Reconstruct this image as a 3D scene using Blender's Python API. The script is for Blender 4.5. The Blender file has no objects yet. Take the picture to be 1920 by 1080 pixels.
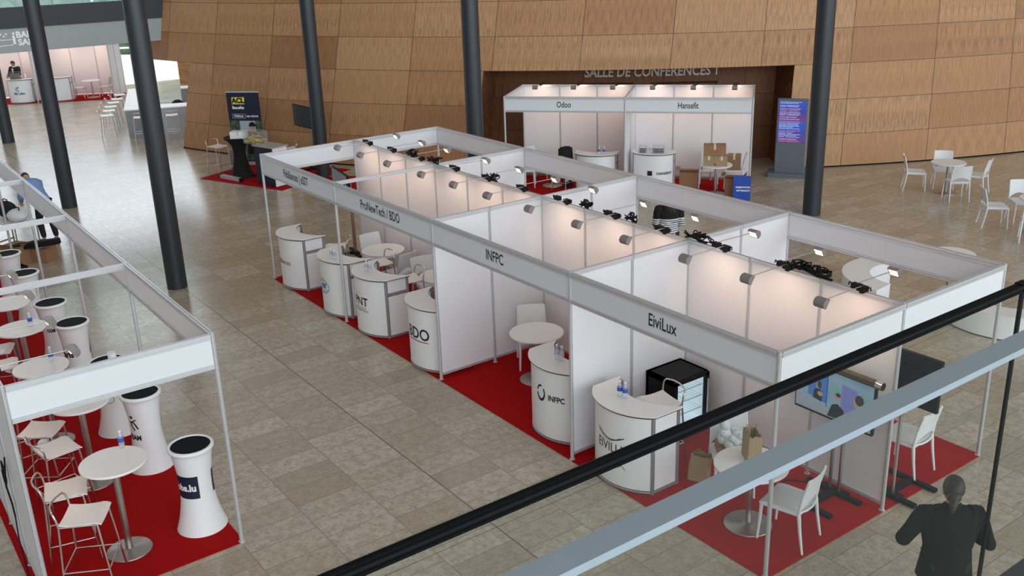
import bpy, bmesh, math, random
from mathutils import Vector, Matrix
PI = math.pi
S = bpy.context.scene
COL = S.collection
random.seed(7)
R = math.radians

# ------------------------------------------------------------------ camera
cam_d = bpy.data.cameras.new('camera')
cam_d.sensor_width = 36.0
cam_d.lens = 1840.0 / 1920.0 * 36.0
cam_d.clip_start = 0.05
cam_d.clip_end = 300
cam = bpy.data.objects.new('camera', cam_d)
COL.objects.link(cam)
S.camera = cam
RT = Vector((0.5889, 0.8076, -0.0319)); DN = Vector((0.2542, -0.2225, -0.9412)); FW = Vector((-0.7672, 0.5462, -0.3364))
RT.normalize(); DN.normalize(); FW.normalize()
M3 = Matrix((RT, -DN, -FW)).transposed()
cam.matrix_world = Matrix.Translation((17.2458, -6.689, 6.0409)) @ M3.to_4x4()

S.view_settings.view_transform = 'Standard'
S.view_settings.look = 'None'
S.view_settings.gamma = 1.0
S.view_settings.use_curve_mapping = False
S.view_settings.exposure = 0.32

# ------------------------------------------------------------------ world: daylight through the hall's glass fronts
W = bpy.data.worlds.new('World'); S.world = W; W.use_nodes = True
nt = W.node_tree; nt.nodes.clear()
def wn(t, **k):
    n = nt.nodes.new(t)
    for a, b in k.items(): setattr(n, a, b)
    return n
def wmath(op, a, b=None, c=None, clamp=False):
    n = wn('ShaderNodeMath', operation=op); n.use_clamp = clamp
    for i, v in enumerate((a, b, c)):
        if v is None: continue
        if isinstance(v, (int, float)): n.inputs[i].default_value = v
        else: nt.links.new(v, n.inputs[i])
    return n.outputs[0]
def wsmooth(x, a, b):
    n = wn('ShaderNodeMapRange', interpolation_type='SMOOTHSTEP')
    nt.links.new(x, n.inputs['Value']); n.inputs['From Min'].default_value = a; n.inputs['From Max'].default_value = b
    return n.outputs['Result']
tc = wn('ShaderNodeTexCoord'); sep = wn('ShaderNodeSeparateXYZ'); nt.links.new(tc.outputs['Generated'], sep.inputs[0])
dx, dy, dz = sep.outputs
front = wmath('MULTIPLY', wsmooth(dx, 0.32, 1.0), wsmooth(dz, 0.85, 0.25))      # glass front behind the balcony
far = wmath('MULTIPLY', wsmooth(dx, -0.72, -0.93), wsmooth(dz, 0.5, 0.12))       # glass front at the far end
up = wsmooth(dz, 0.2, 1.0)
base_c = wn('ShaderNodeRGB'); base_c.outputs[0].default_value = (0.185, 0.182, 0.185, 1)
def wadd(col, fac, tint):
    m = wn('ShaderNodeMix', data_type='RGBA', blend_type='ADD'); nt.links.new(fac, m.inputs[0])
    nt.links.new(col, m.inputs[6]); m.inputs[7].default_value = (*tint, 1); m.clamp_factor = False
    return m.outputs[2]
wc = wadd(base_c.outputs[0], front, (1.38, 1.58, 1.72))
wc = wadd(wc, far, (0.98, 1.20, 1.42))
wc = wadd(wc, up, (0.11, 0.105, 0.10))
bg = wn('ShaderNodeBackground'); nt.links.new(wc, bg.inputs[0]); bg.inputs[1].default_value = 1.0
ow = wn('ShaderNodeOutputWorld'); nt.links.new(bg.outputs[0], ow.inputs[0])

# daylight over the plaza outside the far glass front
al = bpy.data.lights.new('plaza_daylight', 'AREA'); al.shape = 'RECTANGLE'; al.size = 30; al.size_y = 40; al.energy = 9000; al.color = (0.93, 0.97, 1.0)
ao = bpy.data.objects.new('plaza_daylight', al); COL.objects.link(ao); ao.location = (-50, 9, 14)

# daylight through the high glass front behind the balcony
wl = bpy.data.lights.new('window_daylight', 'AREA'); wl.shape = 'RECTANGLE'; wl.size = 26; wl.size_y = 6; wl.energy = 1250; wl.color = (0.90, 0.96, 1.0)
wo = bpy.data.objects.new('window_daylight', wl); COL.objects.link(wo); wo.location = (23.5, -3, 7.2)
wo.rotation_euler = Vector((-1, 0.12, -0.32)).to_track_quat('-Z', 'Y').to_euler()

# ------------------------------------------------------------------ materials
def lin(h):
    h = h.lstrip('#'); out = []
    for i in (0, 2, 4):
        c = int(h[i:i + 2], 16) / 255
        out.append(c / 12.92 if c <= 0.04045 else ((c + 0.055) / 1.055) ** 2.4)
    return (*out, 1)
class NB:
    def __init__(s, name):
        s.m = bpy.data.materials.new(name); s.m.use_nodes = True; s.t = s.m.node_tree
        s.b = s.t.nodes['Principled BSDF']; s.out = s.t.nodes['Material Output']
    def n(s, typ, **k):
        n = s.t.nodes.new(typ)
        for a, b in k.items(): setattr(n, a, b)
        return n
    def l(s, a, b): s.t.links.new(a, b)
    def math(s, op, a, b=None, c=None):
        n = s.n('ShaderNodeMath', operation=op)
        for i, v in enumerate((a, b, c)):
            if v is None: continue
            if isinstance(v, (int, float)): n.inputs[i].default_value = v
            else: s.l(v, n.inputs[i])
        return n.outputs[0]
    def mix(s, fac, a, b, blend='MIX'):
        n = s.n('ShaderNodeMix', data_type='RGBA', blend_type=blend)
        for i, v in ((0, fac), (6, a), (7, b)):
            if isinstance(v, (int, float)): n.inputs[i].default_value = v
            elif isinstance(v, tuple): n.inputs[i].default_value = v
            else: s.l(v, n.inputs[i])
        return n.outputs[2]
    def noise(s, vec, scale, detail=3, rough=0.55):
        n = s.n('ShaderNodeTexNoise'); n.inputs['Scale'].default_value = scale; n.inputs['Detail'].default_value = detail
        n.inputs['Roughness'].default_value = rough
        if vec is not None: s.l(vec, n.inputs['Vector'])
        return n.outputs['Fac']
    def ramp(s, fac, stops):
        n = s.n('ShaderNodeValToRGB'); e = n.color_ramp.elements
        while len(e) < len(stops): e.new(0.5)
        for i, (p, c) in enumerate(stops): e[i].position = p; e[i].color = c
        s.l(fac, n.inputs[0]); return n.outputs[0]
def simple(name, hexc, rough=0.5, metal=0.0, var=0.05, scale=6.0, spec=0.5, bump=0.0, coat=0.0):
    b = NB(name); c = lin(hexc)
    geo = b.n('ShaderNodeTexCoord')
    f = b.noise(geo.outputs['Object'], scale, 4)
    lo = tuple(x * (1 - var) for x in c[:3]) + (1,); hi = tuple(min(1, x * (1 + var)) for x in c[:3]) + (1,)
    b.l(b.mix(f, lo, hi), b.b.inputs['Base Color'])
    b.l(b.math('MULTIPLY_ADD', f, 0.08, rough - 0.04), b.b.inputs['Roughness'])
    b.b.inputs['Metallic'].default_value = metal
    b.b.inputs['Specular IOR Level'].default_value = spec
    b.b.inputs['Coat Weight'].default_value = coat
    if bump:
        bp = b.n('ShaderNodeBump'); bp.inputs['Strength'].default_value = bump; bp.inputs['Distance'].default_value = 0.01
        b.l(b.noise(geo.outputs['Object'], scale * 12, 3), bp.inputs['Height']); b.l(bp.outputs[0], b.b.inputs['Normal'])
    return b.m
def emit(name, hexc, strength):
    b = NB(name); c = lin(hexc)
    g = b.n('ShaderNodeTexCoord'); f = b.noise(g.outputs['Object'], 4)
    b.l(b.mix(f, c, tuple(min(1, x * 1.04) for x in c[:3]) + (1,)), b.b.inputs['Emission Color'])
    b.b.inputs['Base Color'].default_value = c
    b.b.inputs['Emission Strength'].default_value = strength
    return b.m
def glassy(name, tint, refl=0.08, alpha=0.0, acol='#ffffff', rough=0.02):
    """see-through sheet: tinted transparency, a little gloss, optionally a milky share"""
    b = NB(name); t = b.t
    tr = b.n('ShaderNodeBsdfTransparent'); tr.inputs[0].default_value = (*tint, 1)
    gl = b.n('ShaderNodeBsdfGlossy'); gl.inputs['Roughness'].default_value = rough
    df = b.n('ShaderNodeBsdfDiffuse'); df.inputs[0].default_value = lin(acol)
    lw = b.n('ShaderNodeLayerWeight'); lw.inputs[0].default_value = 0.35
    m1 = b.n('ShaderNodeMixShader'); m1.inputs[0].default_value = alpha
    b.l(tr.outputs[0], m1.inputs[1]); b.l(df.outputs[0], m1.inputs[2])
    m2 = b.n('ShaderNodeMixShader'); b.l(b.math('MULTIPLY_ADD', lw.outputs['Fresnel'], 0.06, refl), m2.inputs[0])
    b.l(m1.outputs[0], m2.inputs[1]); b.l(gl.outputs[0], m2.inputs[2])
    b.l(m2.outputs[0], b.out.inputs[0]); t.nodes.remove(b.b)
    return b.m

MT = {}
MT['panel'] = simple('white_panel', '#e6e4e6', 0.42, var=0.02, scale=2)
MT['fascia'] = simple('fascia_board', '#dfe2e4', 0.45, var=0.02, scale=2)
MT['alu'] = simple('aluminium', '#d3d4d6', 0.36, 0.45, 0.06, 20)
MT['alu_dark'] = simple('dull_aluminium', '#a3a2a4', 0.42, 0.5, 0.06, 20)
MT['steel'] = simple('brushed_steel', '#b5b0aa', 0.3, 0.95, 0.08, 30)
MT['chrome'] = simple('chrome_tube', '#d2cfca', 0.2, 1.0, 0.03, 30)
MT['ink'] = simple('ink_lettering', '#1c1d20', 0.6, var=0.05)
MT['white'] = simple('white_plastic', '#eeeeee', 0.38, var=0.02, scale=3)
MT['chair'] = simple('chair_plastic', '#e4e6e6', 0.42, var=0.02, scale=3)
MT['top'] = simple('table_laminate', '#efebe6', 0.4, var=0.02, scale=3)
MT['edge'] = simple('dark_edge', '#3c3c3e', 0.5)
MT['seat'] = simple('stool_shell', '#efe6de', 0.4, var=0.02)
MT['black'] = simple('black_plastic', '#0e0e10', 0.6, var=0.1, spec=0.25)
MT['gloss_black'] = simple('black_disc', '#08080a', 0.75, var=0.1, spec=0.15)
MT['cloth_black'] = simple('black_stretch_cloth', '#0b0b0e', 0.85, var=0.2, scale=12)
MT['column'] = simple('column_paint', '#2b2f34', 0.42, 0.0, 0.05, 3)
MT['beam'] = simple('dark_beam', '#2a2e33', 0.5, var=0.05)
MT['signband'] = simple('grey_band', '#9ba09f', 0.5, var=0.03, scale=1)
MT['red'] = simple('red_carpet', '#a80f10', 0.95, var=0.10, scale=30, spec=0.1, bump=0.25)
MT['card'] = simple('cardboard', '#9b7654', 0.8, var=0.08, scale=5)
MT['card2'] = simple('pale_cardboard', '#a68c6c', 0.8, var=0.08, scale=5)
MT['kraft'] = simple('kraft_paper', '#a98f6c', 0.8, var=0.12, scale=9, bump=0.3)
MT['tape'] = simple('packing_tape', '#d8cfc0', 0.4)
MT['navy'] = simple('navy_panel', '#121c33', 0.5, var=0.08)
MT['blue'] = simple('blue_board', '#2350b4', 0.5)
MT['logo_blue'] = simple('logo_blue', '#23628f', 0.5)
MT['yellow'] = simple('yellow_label', '#e9d24a', 0.5)
MT['skin'] = simple('skin', '#b98b70', 0.55, var=0.06, scale=10)
MT['hair'] = simple('dark_hair', '#2a211c', 0.6, var=0.25, scale=40)
MT['hair2'] = simple('brown_hair', '#3d3023', 0.55, var=0.3, scale=50)
MT['suit'] = simple('dark_suit', '#1a1b20', 0.8, var=0.15)
MT['jacket'] = simple('charcoal_jacket', '#1c1713', 0.85, var=0.2, scale=14, bump=0.2, spec=0.15)
MT['trousers'] = simple('dark_trousers', '#1b1d25', 0.8, var=0.15)
MT['shirt_blue'] = simple('blue_shirt', '#7d9bc9', 0.8, var=0.08)
MT['shirt_white'] = simple('white_shirt', '#e4e4e6', 0.8)
MT['shoe'] = simple('dark_shoes', '#17130f', 0.5)
MT['kiosk'] = simple('kiosk_grey', '#6d7780', 0.45, 0.2, 0.04)
MT['foil'] = simple('white_plastic_bag', '#e9ecee', 0.35, var=0.06, scale=25, bump=0.6)
MT['clear'] = glassy('clear_plastic', (0.96, 0.97, 0.97), 0.03, 0.06)
MT['bottle'] = glassy('water_bottle_plastic', (0.93, 0.95, 0.97), 0.10, 0.22, '#eef3f6')
MT['label'] = simple('bottle_label', '#aeb4c0', 0.5, var=0.35, scale=60)
MT['label_blue'] = simple('blue_bottle_label', '#2f57b5', 0.5, var=0.3, scale=60)
MT['rail_glass'] = glassy('balustrade_glass', (0.97, 0.985, 0.972), 0.006, 0.007, '#cfe0d6')  # faint milky share stands in for a veil of reflected light
MT['far_glass'] = glassy('gallery_glass', (0.78, 0.92, 0.90), 0.05, 0.25, '#d9f0ee')
MT['fridge_glass'] = glassy('fridge_glass', (0.85, 0.92, 0.95), 0.05)
MT['rail'] = simple('handrail_steel', '#8b979d', 0.5, 0.2, 0.05, 25)
MT['rubber'] = simple('black_rubber', '#050506', 0.6, spec=0.12)
MT['lamp_grey'] = simple('lamp_grey', '#8b8580', 0.45, 0.3)
MT['lens'] = emit('lamp_lens', '#ffe2c4', 2.6)
MT['screen_off'] = simple('dark_screen', '#14181a', 0.3, var=0.1, spec=0.25)
MT['leaf'] = simple('leafage', '#5f7450', 0.8, var=0.4, scale=1.5)
MT['plaza'] = simple('pale_paving', '#e6e8ea', 0.8, var=0.04, scale=0.4)
MT['cool_light'] = emit('fridge_light', '#e4eaec', 0.30)
MT['yellow_stuff'] = simple('yellow_giveaways', '#d8bb3a', 0.6, var=0.35, scale=20)

def floor_mat():
    b = NB('limestone_floor')
    g = b.n('ShaderNodeNewGeometry'); mp = b.n('ShaderNodeMapping'); mp.inputs['Location'].default_value = (0.1, 1.57, 0)
    b.l(g.outputs['Position'], mp.inputs[0]); v = mp.outputs[0]
    br = b.n('ShaderNodeTexBrick'); b.l(v, br.inputs['Vector'])
    br.offset = 0.37; br.offset_frequency = 2
    for k, x in (('Scale', 1.0), ('Mortar Size', 0.005), ('Mortar Smooth', 0.3), ('Bias', 0.0), ('Brick Width', 0.385), ('Row Height', 0.77)):
        br.inputs[k].default_value = x
    br.inputs['Color1'].default_value = lin('#b0a18b'); br.inputs['Color2'].default_value = lin('#cec1ad')
    br.inputs['Mortar'].default_value = lin('#75695a')
    n1 = b.noise(v, 9, 5, 0.65); n2 = b.noise(v, 26, 4, 0.65); n3 = b.noise(v, 0.35, 2)
    c = b.mix(b.math('MULTIPLY', b.ramp(n1, [(0.42, (0, 0, 0, 1)), (0.60, (1, 1, 1, 1))]), 0.55), br.outputs['Color'], lin('#9a8b76'))
    c = b.mix(b.math('MULTIPLY', b.ramp(n2, [(0.53, (0, 0, 0, 1)), (0.62, (1, 1, 1, 1))]), 0.45), c, lin('#80735f'))
    c = b.mix(b.math('MULTIPLY', n3, 0.25), c, lin('#a89a86'))
    sp = b.n('ShaderNodeSeparateXYZ'); b.l(g.outputs['Position'], sp.inputs[0])
    def line(val, width): return b.math('LESS_THAN', b.math('ABSOLUTE', val), width)
    ly = line(b.math('ADD', sp.outputs[1], 1.565), 0.007)
    lx = line(b.math('SUBTRACT', b.math('PINGPONG', b.math('ADD', sp.outputs[0], 3.05 + 63.3), 3.165), 0.0), 0.006)
    c = b.mix(b.math('MULTIPLY', b.math('MAXIMUM', ly, lx), 0.75), c, lin('#4a443c'))
    b.l(c, b.b.inputs['Base Color'])
    b.l(b.math('MULTIPLY_ADD', n1, 0.14, 0.14), b.b.inputs['Roughness'])
    b.b.inputs['Specular IOR Level'].default_value = 0.55
    return b.m
MT['floor'] = floor_mat()

def wood_mat(name, dark, mid, light, grain):
    b = NB(name)
    uv = b.n('ShaderNodeUVMap'); uv.uv_map = 'UVMap'
    sp = b.n('ShaderNodeSeparateXYZ'); b.l(uv.outputs[0], sp.inputs[0]); u, v = sp.outputs[0], sp.outputs[1]
    fu, fv = b.math('FLOOR', u), b.math('FLOOR', v)
    cb = b.n('ShaderNodeCombineXYZ'); b.l(fu, cb.inputs[0]); b.l(fv, cb.inputs[1])
    wnz = b.n('ShaderNodeTexWhiteNoise', noise_dimensions='2D'); b.l(cb.outputs[0], wnz.inputs['Vector'])
    rnd = wnz.outputs['Value']
    leafs = b.math('PINGPONG', b.math('MULTIPLY', u, 6.0), 0.5)          # book-matched veneer leaves
    c2 = b.n('ShaderNodeCombineXYZ')
    b.l(b.math('ADD', b.math('MULTIPLY', leafs, 9.0), b.math('MULTIPLY', rnd, 70)), c2.inputs[0])
    b.l(b.math('ADD', b.math('MULTIPLY', v, 1.3), b.math('MULTIPLY', fu, 3.7)), c2.inputs[1])
    g1 = b.noise(c2.outputs[0], 1.6, 5, 0.6)
    c3 = b.n('ShaderNodeCombineXYZ'); b.l(b.math('MULTIPLY', u, 95.0), c3.inputs[0]); b.l(b.math('MULTIPLY', v, 2.2), c3.inputs[1]); b.l(rnd, c3.inputs[2])
    g2 = b.noise(c3.outputs[0], 1.0, 4, 0.6)
    col = b.ramp(rnd, [(0.0, lin(dark)), (0.45, lin(mid)), (1.0, lin(light))])
    col = b.mix(b.math('MULTIPLY', b.math('MULTIPLY', b.ramp(g1, [(0.42, (0, 0, 0, 1)), (0.62, (1, 1, 1, 1))]), b.math('MULTIPLY_ADD', wnz.outputs['Color'], 0.9, 0.25)), 0.55), col, lin(grain))
    col = b.mix(b.math('MULTIPLY', b.ramp(g2, [(0.40, (0, 0, 0, 1)), (0.68, (1, 1, 1, 1))]), 0.26), col, lin(grain))
    eu = b.math('LESS_THAN', b.math('PINGPONG', u, 0.5), 0.0035); ev = b.math('LESS_THAN', b.math('PINGPONG', v, 0.5), 0.007)
    col = b.mix(b.math('MULTIPLY', b.math('MAXIMUM', eu, ev), 0.8), col, lin('#2a170b'))
    b.l(col, b.b.inputs['Base Color'])
    b.b.inputs['Roughness'].default_value = 0.55
    b.b.inputs['Specular IOR Level'].default_value = 0.3
    return b.m
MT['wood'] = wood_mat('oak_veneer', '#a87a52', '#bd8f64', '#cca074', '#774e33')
MT['wood_shaded'] = wood_mat('shaded_oak_veneer', '#7a4c2e', '#84553a', '#8a5a38', '#4c2d1a')  # same oak for the recess, with its shade put into the colours

# ------------------------------------------------------------------ mesh builder
class MB:
    def __init__(s): s.v = []; s.f = []; s.sm = []; s.uv = None
    def add(s, vs, fs, smooth=False, T=None):
        o = len(s.v)
        for p in vs:
            p = Vector(p)
            s.v.append(T @ p if T is not None else p)
        for f in fs: s.f.append(tuple(i + o for i in f)); s.sm.append(smooth)
        return s
    def box(s, c, d, rz=0, T=None, ch=0):
        x, y, z = (k / 2 for k in d)
        if ch:
            return s.prism([(-x + ch, -y), (x - ch, -y), (x, -y + ch), (x, y - ch), (x - ch, y), (-x + ch, y), (-x, y - ch), (-x, -y + ch)], -z, z,
                           T=(T or Matrix()) @ Matrix.Translation(c) @ Matrix.Rotation(rz, 4, 'Z'))
        m = (T or Matrix()) @ Matrix.Translation(c) @ Matrix.Rotation(rz, 4, 'Z')
        vs = [(a * x, b * y, e * z) for e in (-1, 1) for a, b in ((-1, -1), (1, -1), (1, 1), (-1, 1))]
        return s.add(vs, [(3, 2, 1, 0), (4, 5, 6, 7), (0, 1, 5, 4), (1, 2, 6, 5), (2, 3, 7, 6), (3, 0, 4, 7)], False, m)
    def prism(s, poly, z0, z1, smooth=False, T=None):
        n = len(poly)
        vs = [(x, y, z0) for x, y in poly] + [(x, y, z1) for x, y in poly]
        s.add(vs, [tuple(range(n))[::-1], tuple(range(n, 2 * n))], False, T)
        vs2 = vs
        s.add(vs2, [(i, (i + 1) % n, n + (i + 1) % n, n + i) for i in range(n)], smooth, T)
        return s
    def cyl(s, p0, p1, r0, r1=None, seg=16, caps=True):
        p0, p1 = Vector(p0), Vector(p1); r1 = r0 if r1 is None else r1
        d = (p1 - p0).normalized(); a = d.orthogonal().normalized(); b = d.cross(a)
        ring = lambda p, r: [p + (a * math.cos(2 * PI * i / seg) + b * math.sin(2 * PI * i / seg)) * r for i in range(seg)]
        s.add(ring(p0, r0) + ring(p1, r1), [(i, (i + 1) % seg, seg + (i + 1) % seg, seg + i) for i in range(seg)], True)
        if caps:
            s.add(ring(p0, r0), [tuple(range(seg))[::-1]]); s.add(ring(p1, r1), [tuple(range(seg))])
        return s
    def lathe(s, prof, seg=32, c=(0, 0, 0), close=False):
        c = Vector(c); n = len(prof); vs = []
        for r, z in prof:
            for i in range(seg): vs.append(c + Vector((r * math.cos(2 * PI * i / seg), r * math.sin(2 * PI * i / seg), z)))
        fs = []
        for j in range(n - 1):
            for i in range(seg): fs.append((j * seg + i, j * seg + (i + 1) % seg, (j + 1) * seg + (i + 1) % seg, (j + 1) * seg + i))
        s.add(vs, fs, True)
        if prof[0][0] > 1e-6: s.add(vs[:seg], [tuple(range(seg))[::-1]])
        if prof[-1][0] > 1e-6: s.add(vs[-seg:], [tuple(range(seg))])
        return s
    def tube(s, pts, r, seg=8, closed=False):
        P = [Vector(p) for p in pts]; n = len(P); vs = []; N = None
        rr = r if isinstance(r, (list, tuple)) else [r] * n
        for i in range(n):
            a = P[i - 1] if (i or closed) else P[0]; b = P[(i + 1) % n] if (i < n - 1 or closed) else P[-1]
            t = (b - a).normalized() if (b - a).length > 1e-9 else Vector((0, 0, 1))
            N = t.orthogonal().normalized() if N is None else (N - t * N.dot(t)).normalized()
            B = t.cross(N)
            for k in range(seg): vs.append(P[i] + (N * math.cos(2 * PI * k / seg) + B * math.sin(2 * PI * k / seg)) * rr[i])
        fs = []
        for i in range(n if closed else n - 1):
            j = (i + 1) % n
            for k in range(seg): fs.append((i * seg + k, i * seg + (k + 1) % seg, j * seg + (k + 1) % seg, j * seg + k))
        s.add(vs, fs, True)
        if not closed: s.add(vs[:seg], [tuple(range(seg))[::-1]]); s.add(vs[-seg:], [tuple(range(seg))])
        return s
    def sheet(s, fn, nu, nv, th):
        """solid curved sheet: fn(u,v) in [0,1]^2 -> point; th thickness"""
        g = [[Vector(fn(i / nu, j / nv)) for j in range(nv + 1)] for i in range(nu + 1)]
        def nor(i, j):
            a = g[min(i + 1, nu)][j] - g[max(i - 1, 0)][j]; b = g[i][min(j + 1, nv)] - g[i][max(j - 1, 0)]
            c = a.cross(b); return c.normalized() if c.length > 1e-12 else Vector((0, 0, 1))
        A = []; B = []
        for i in range(nu + 1):
            for j in range(nv + 1):
                q = nor(i, j) * th / 2; A.append(g[i][j] + q); B.append(g[i][j] - q)
        w = nv + 1; fs = []; fb = []
        for i in range(nu):
            for j in range(nv):
                a, b_, c, d = i * w + j, (i + 1) * w + j, (i + 1) * w + j + 1, i * w + j + 1
                fs.append((a, b_, c, d)); fb.append((d, c, b_, a))
        s.add(A, fs, True); s.add(B, fb, True)
        rim = [i * w for i in range(nu + 1)] + [nu * w + j for j in range(1, w)] + [i * w + nv for i in range(nu - 1, -1, -1)] + [j for j in range(nv - 1, 0, -1)]
        m = len(rim); s.add([A[k] for k in rim] + [B[k] for k in rim], [(i, m + i, m + (i + 1) % m, (i + 1) % m) for i in range(m)])
        return s
    def ball(s, c, r, seg=16, rings=10, T=None):
        rx, ry, rz = r if isinstance(r, (tuple, list)) else (r, r, r)
        prof = [(math.sin(PI * j / rings), -math.cos(PI * j / rings)) for j in range(rings + 1)]
        vs = []; c = Vector(c)
        for a, z in prof:
            for i in range(seg): vs.append(c + Vector((rx * a * math.cos(2 * PI * i / seg), ry * a * math.sin(2 * PI * i / seg), rz * z)))
        fs = [(j * seg + i, j * seg + (i + 1) % seg, (j + 1) * seg + (i + 1) % seg, (j + 1) * seg + i) for j in range(rings) for i in range(seg)]
        return s.add(vs, fs, True, T)
    def mesh(s, name, m, off=None):
        me = bpy.data.meshes.new(name)
        vs = s.v if off is None else [off @ p for p in s.v]
        me.from_pydata(vs, [], s.f); me.polygons.foreach_set('use_smooth', s.sm)
        me.materials.append(m); me.update()
        bm = bmesh.new(); bm.from_mesh(me); bmesh.ops.remove_doubles(bm, verts=bm.verts, dist=1e-7) if False else None
        bmesh.ops.recalc_face_normals(bm, faces=bm.faces); bm.to_mesh(me); bm.free()
        return me

def tag(o, label=None, cat=None, group=None, kind=None):
    if label: o['label'] = label
    if cat: o['category'] = cat
    if group: o['group'] = group
    if kind: o['kind'] = kind
    return o
def thing(name, label, cat, loc=(0, 0, 0), rz=0.0, group=None):
    o = bpy.data.objects.new(name, None); COL.objects.link(o); o.empty_display_size = 0.1
    o.location = loc; o.rotation_euler = (0, 0, rz)
    return tag(o, label, cat, group)
def rootmat(o):
    m = Matrix.LocRotScale(o.location, o.rotation_euler, None)
    return rootmat(o.parent) @ m if o.parent else m
def part(name, mb, m, parent=None, world=False, label=None, kind=None):
    """one mesh object; world=True: mb is in world coordinates although it has a parent"""
    off = rootmat(parent).inverted() if (world and parent) else None
    o = bpy.data.objects.new(name, mb.mesh(name, MT[m] if isinstance(m, str) else m, off)); COL.objects.link(o)
    if parent: o.parent = parent
    if label: o['label'] = label
    if kind: o['kind'] = kind
    return o
def solo(name, mb, m, label, cat, group=None, loc=(0, 0, 0), rz=0, kind=None):
    o = part(name, mb, m); o.location = loc; o.rotation_euler = (0, 0, rz)
    return tag(o, label, cat, group, kind)
def struct(name, mb, m, parent=None):
    o = part(name, mb, m, parent)
    if not parent: o['kind'] = 'structure'
    return o
def dup(root, loc, rz=None, label=None, group=None):
    r = root.copy(); COL.objects.link(r); r.location = loc
    if rz is not None: r.rotation_euler = (0, 0, rz)
    if label: r['label'] = label
    if group: r['group'] = group
    def kids(a, b):
        for ch in list(a.children):
            c = ch.copy(); COL.objects.link(c); c.parent = b; kids(ch, c)
    kids(root, r)
    return r
class Maker:
    """first call returns the original, later calls copies"""
    def __init__(s, fn): s.fn = fn; s.o = None
    def __call__(s, loc, rz, label, group):
        if s.o is None:
            s.o = s.fn(); o = s.o; o.location = loc; o.rotation_euler = (0, 0, rz); o['label'] = label; o['group'] = group; return o
        return dup(s.o, loc, rz, label, group)

_tc = {}
def text_geo(txt, size, xs=1.0, bold=0.0, align='CENTER'):
    k = (txt, size, xs, bold, align)
    if k in _tc: return _tc[k]
    c = bpy.data.curves.new('t', 'FONT'); c.body = txt; c.size = size; c.align_x = align; c.align_y = 'CENTER'; c.offset = bold; c.resolution_u = 3
    o = bpy.data.objects.new('t', c); COL.objects.link(o)
    dg = bpy.context.evaluated_depsgraph_get(); me = o.evaluated_get(dg).to_mesh()
    vs = [(v.co.x * xs, v.co.y) for v in me.vertices]; fs = [tuple(p.vertices) for p in me.polygons]
    o.evaluated_get(dg).to_mesh_clear(); bpy.data.objects.remove(o); bpy.data.curves.remove(c)
    _tc[k] = (vs, fs); return vs, fs
def text_on(mb, txt, size, fn, xs=1.0, bold=0.0, align='CENTER'):
    vs, fs = text_geo(txt, size, xs, bold, align)
    return mb.add([fn(x, y) for x, y in vs], fs)
def shape_on(mb, pts2, fn, nu=1):
    return mb.add([fn(x, y) for x, y in pts2], [tuple(range(len(pts2)))])
def strip_on(mb, pts2, w, fn):
    """a stroke of width w along a 2-D polyline, laid on a surface"""
    P = [Vector((pts2[0][0], pts2[0][1], 0))]; vs = []
    for p in pts2[1:]:
        q = Vector((p[0], p[1], 0)); k = max(1, int((q - P[-1]).length / 0.03)); a0 = P[-1].copy()
        P += [a0.lerp(q, (i + 1) / k) for i in range(k)]
    for i, p in enumerate(P):
        t = (P[min(i + 1, len(P) - 1)] - P[max(i - 1, 0)]).normalized(); q = Vector((-t.y, t.x, 0)) * w / 2
        vs += [fn((p + q).x, (p + q).y), fn((p - q).x, (p - q).y)]
    return mb.add(vs, [(2 * i, 2 * i + 1, 2 * i + 3, 2 * i + 2) for i in range(len(P) - 1)])

# ------------------------------------------------------------------ the hall
mb = MB(); mb.box((-0.5, 4, -0.1), (63, 60, 0.2)); struct('floor', mb, 'floor')

CX, CY, R0, KS = -22.371, 29.567, 27.724, 0.181           # the hall's big leaning wooden drum
TH0, DTH, TW = -1.2272, 0.0874, 0.0036
ROWS = [0.0, 0.845, 1.741, 2.656, 3.545, 4.446, 5.34, 6.24, 7.14]
def drum(th, z, dr=0.0):
    r = R0 - KS * z - dr; t = th + TW * (z - 2)
    return Vector((CX + r * math.cos(t), CY + r * math.sin(t), z))
def drum_patch(name, t0, t1, rows, dr, m, nu=6, vofs=0, parent=None):
    """panelled patch of the drum, UV in panel units"""
    n = max(2, int((t1 - t0) / DTH * nu)); vs = []; fs = []; uv = []
    for j, k in enumerate(rows):
        z = ROWS[k] if isinstance(k, int) else k
        for i in range(n + 1):
            t = t0 + (t1 - t0) * i / n; vs.append(drum(t, z, dr)); uv.append(((t - TH0) / DTH + 20, k if isinstance(k, int) else 0))
    for j in range(len(rows) - 1):
        for i in range(n):
            a = j * (n + 1) + i; fs.append((a, a + 1, a + n + 2, a + n + 1))
    b = MB(); b.add(vs, fs, True)
    # a back skin gives the wall its thickness
    o = len(vs); vb = [drum_in(v, 0.06) for v in vs]; b.add(vb, [tuple(reversed(f)) for f in fs], True)
    me = bpy.data.meshes.new(name); me.from_pydata(b.v, [], b.f); me.polygons.foreach_set('use_smooth', b.sm)
    l = me.uv_layers.new(name='UVMap'); uv2 = uv + uv
    for lp in me.loops: l.data[lp.index].uv = uv2[lp.vertex_index]
    me.materials.append(MT[m]); ob = bpy.data.objects.new(name, me); COL.objects.link(ob)
    if parent: ob.parent = parent
    else: ob['kind'] = 'structure'
    return ob
def drum_in(v, d):
    q = Vector((CX - v.x, CY - v.y, 0)).normalized(); return v + q * d
RA, RB, LJ = -0.886, -0.583, -1.270                         # recess edges, jamb of the passage to the bar
drum_patch('wall_drum', LJ, RA, [0, 1, 2, 3], 0, 'wood')
drum_patch('wall_drum_end', RB, -0.05, [0, 1, 2, 3], 0, 'wood')
drum_patch('wall_drum_upper', -1.37, -0.05, [3, 4, 5, 6, 7, 8], 0, 'wood')
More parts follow.
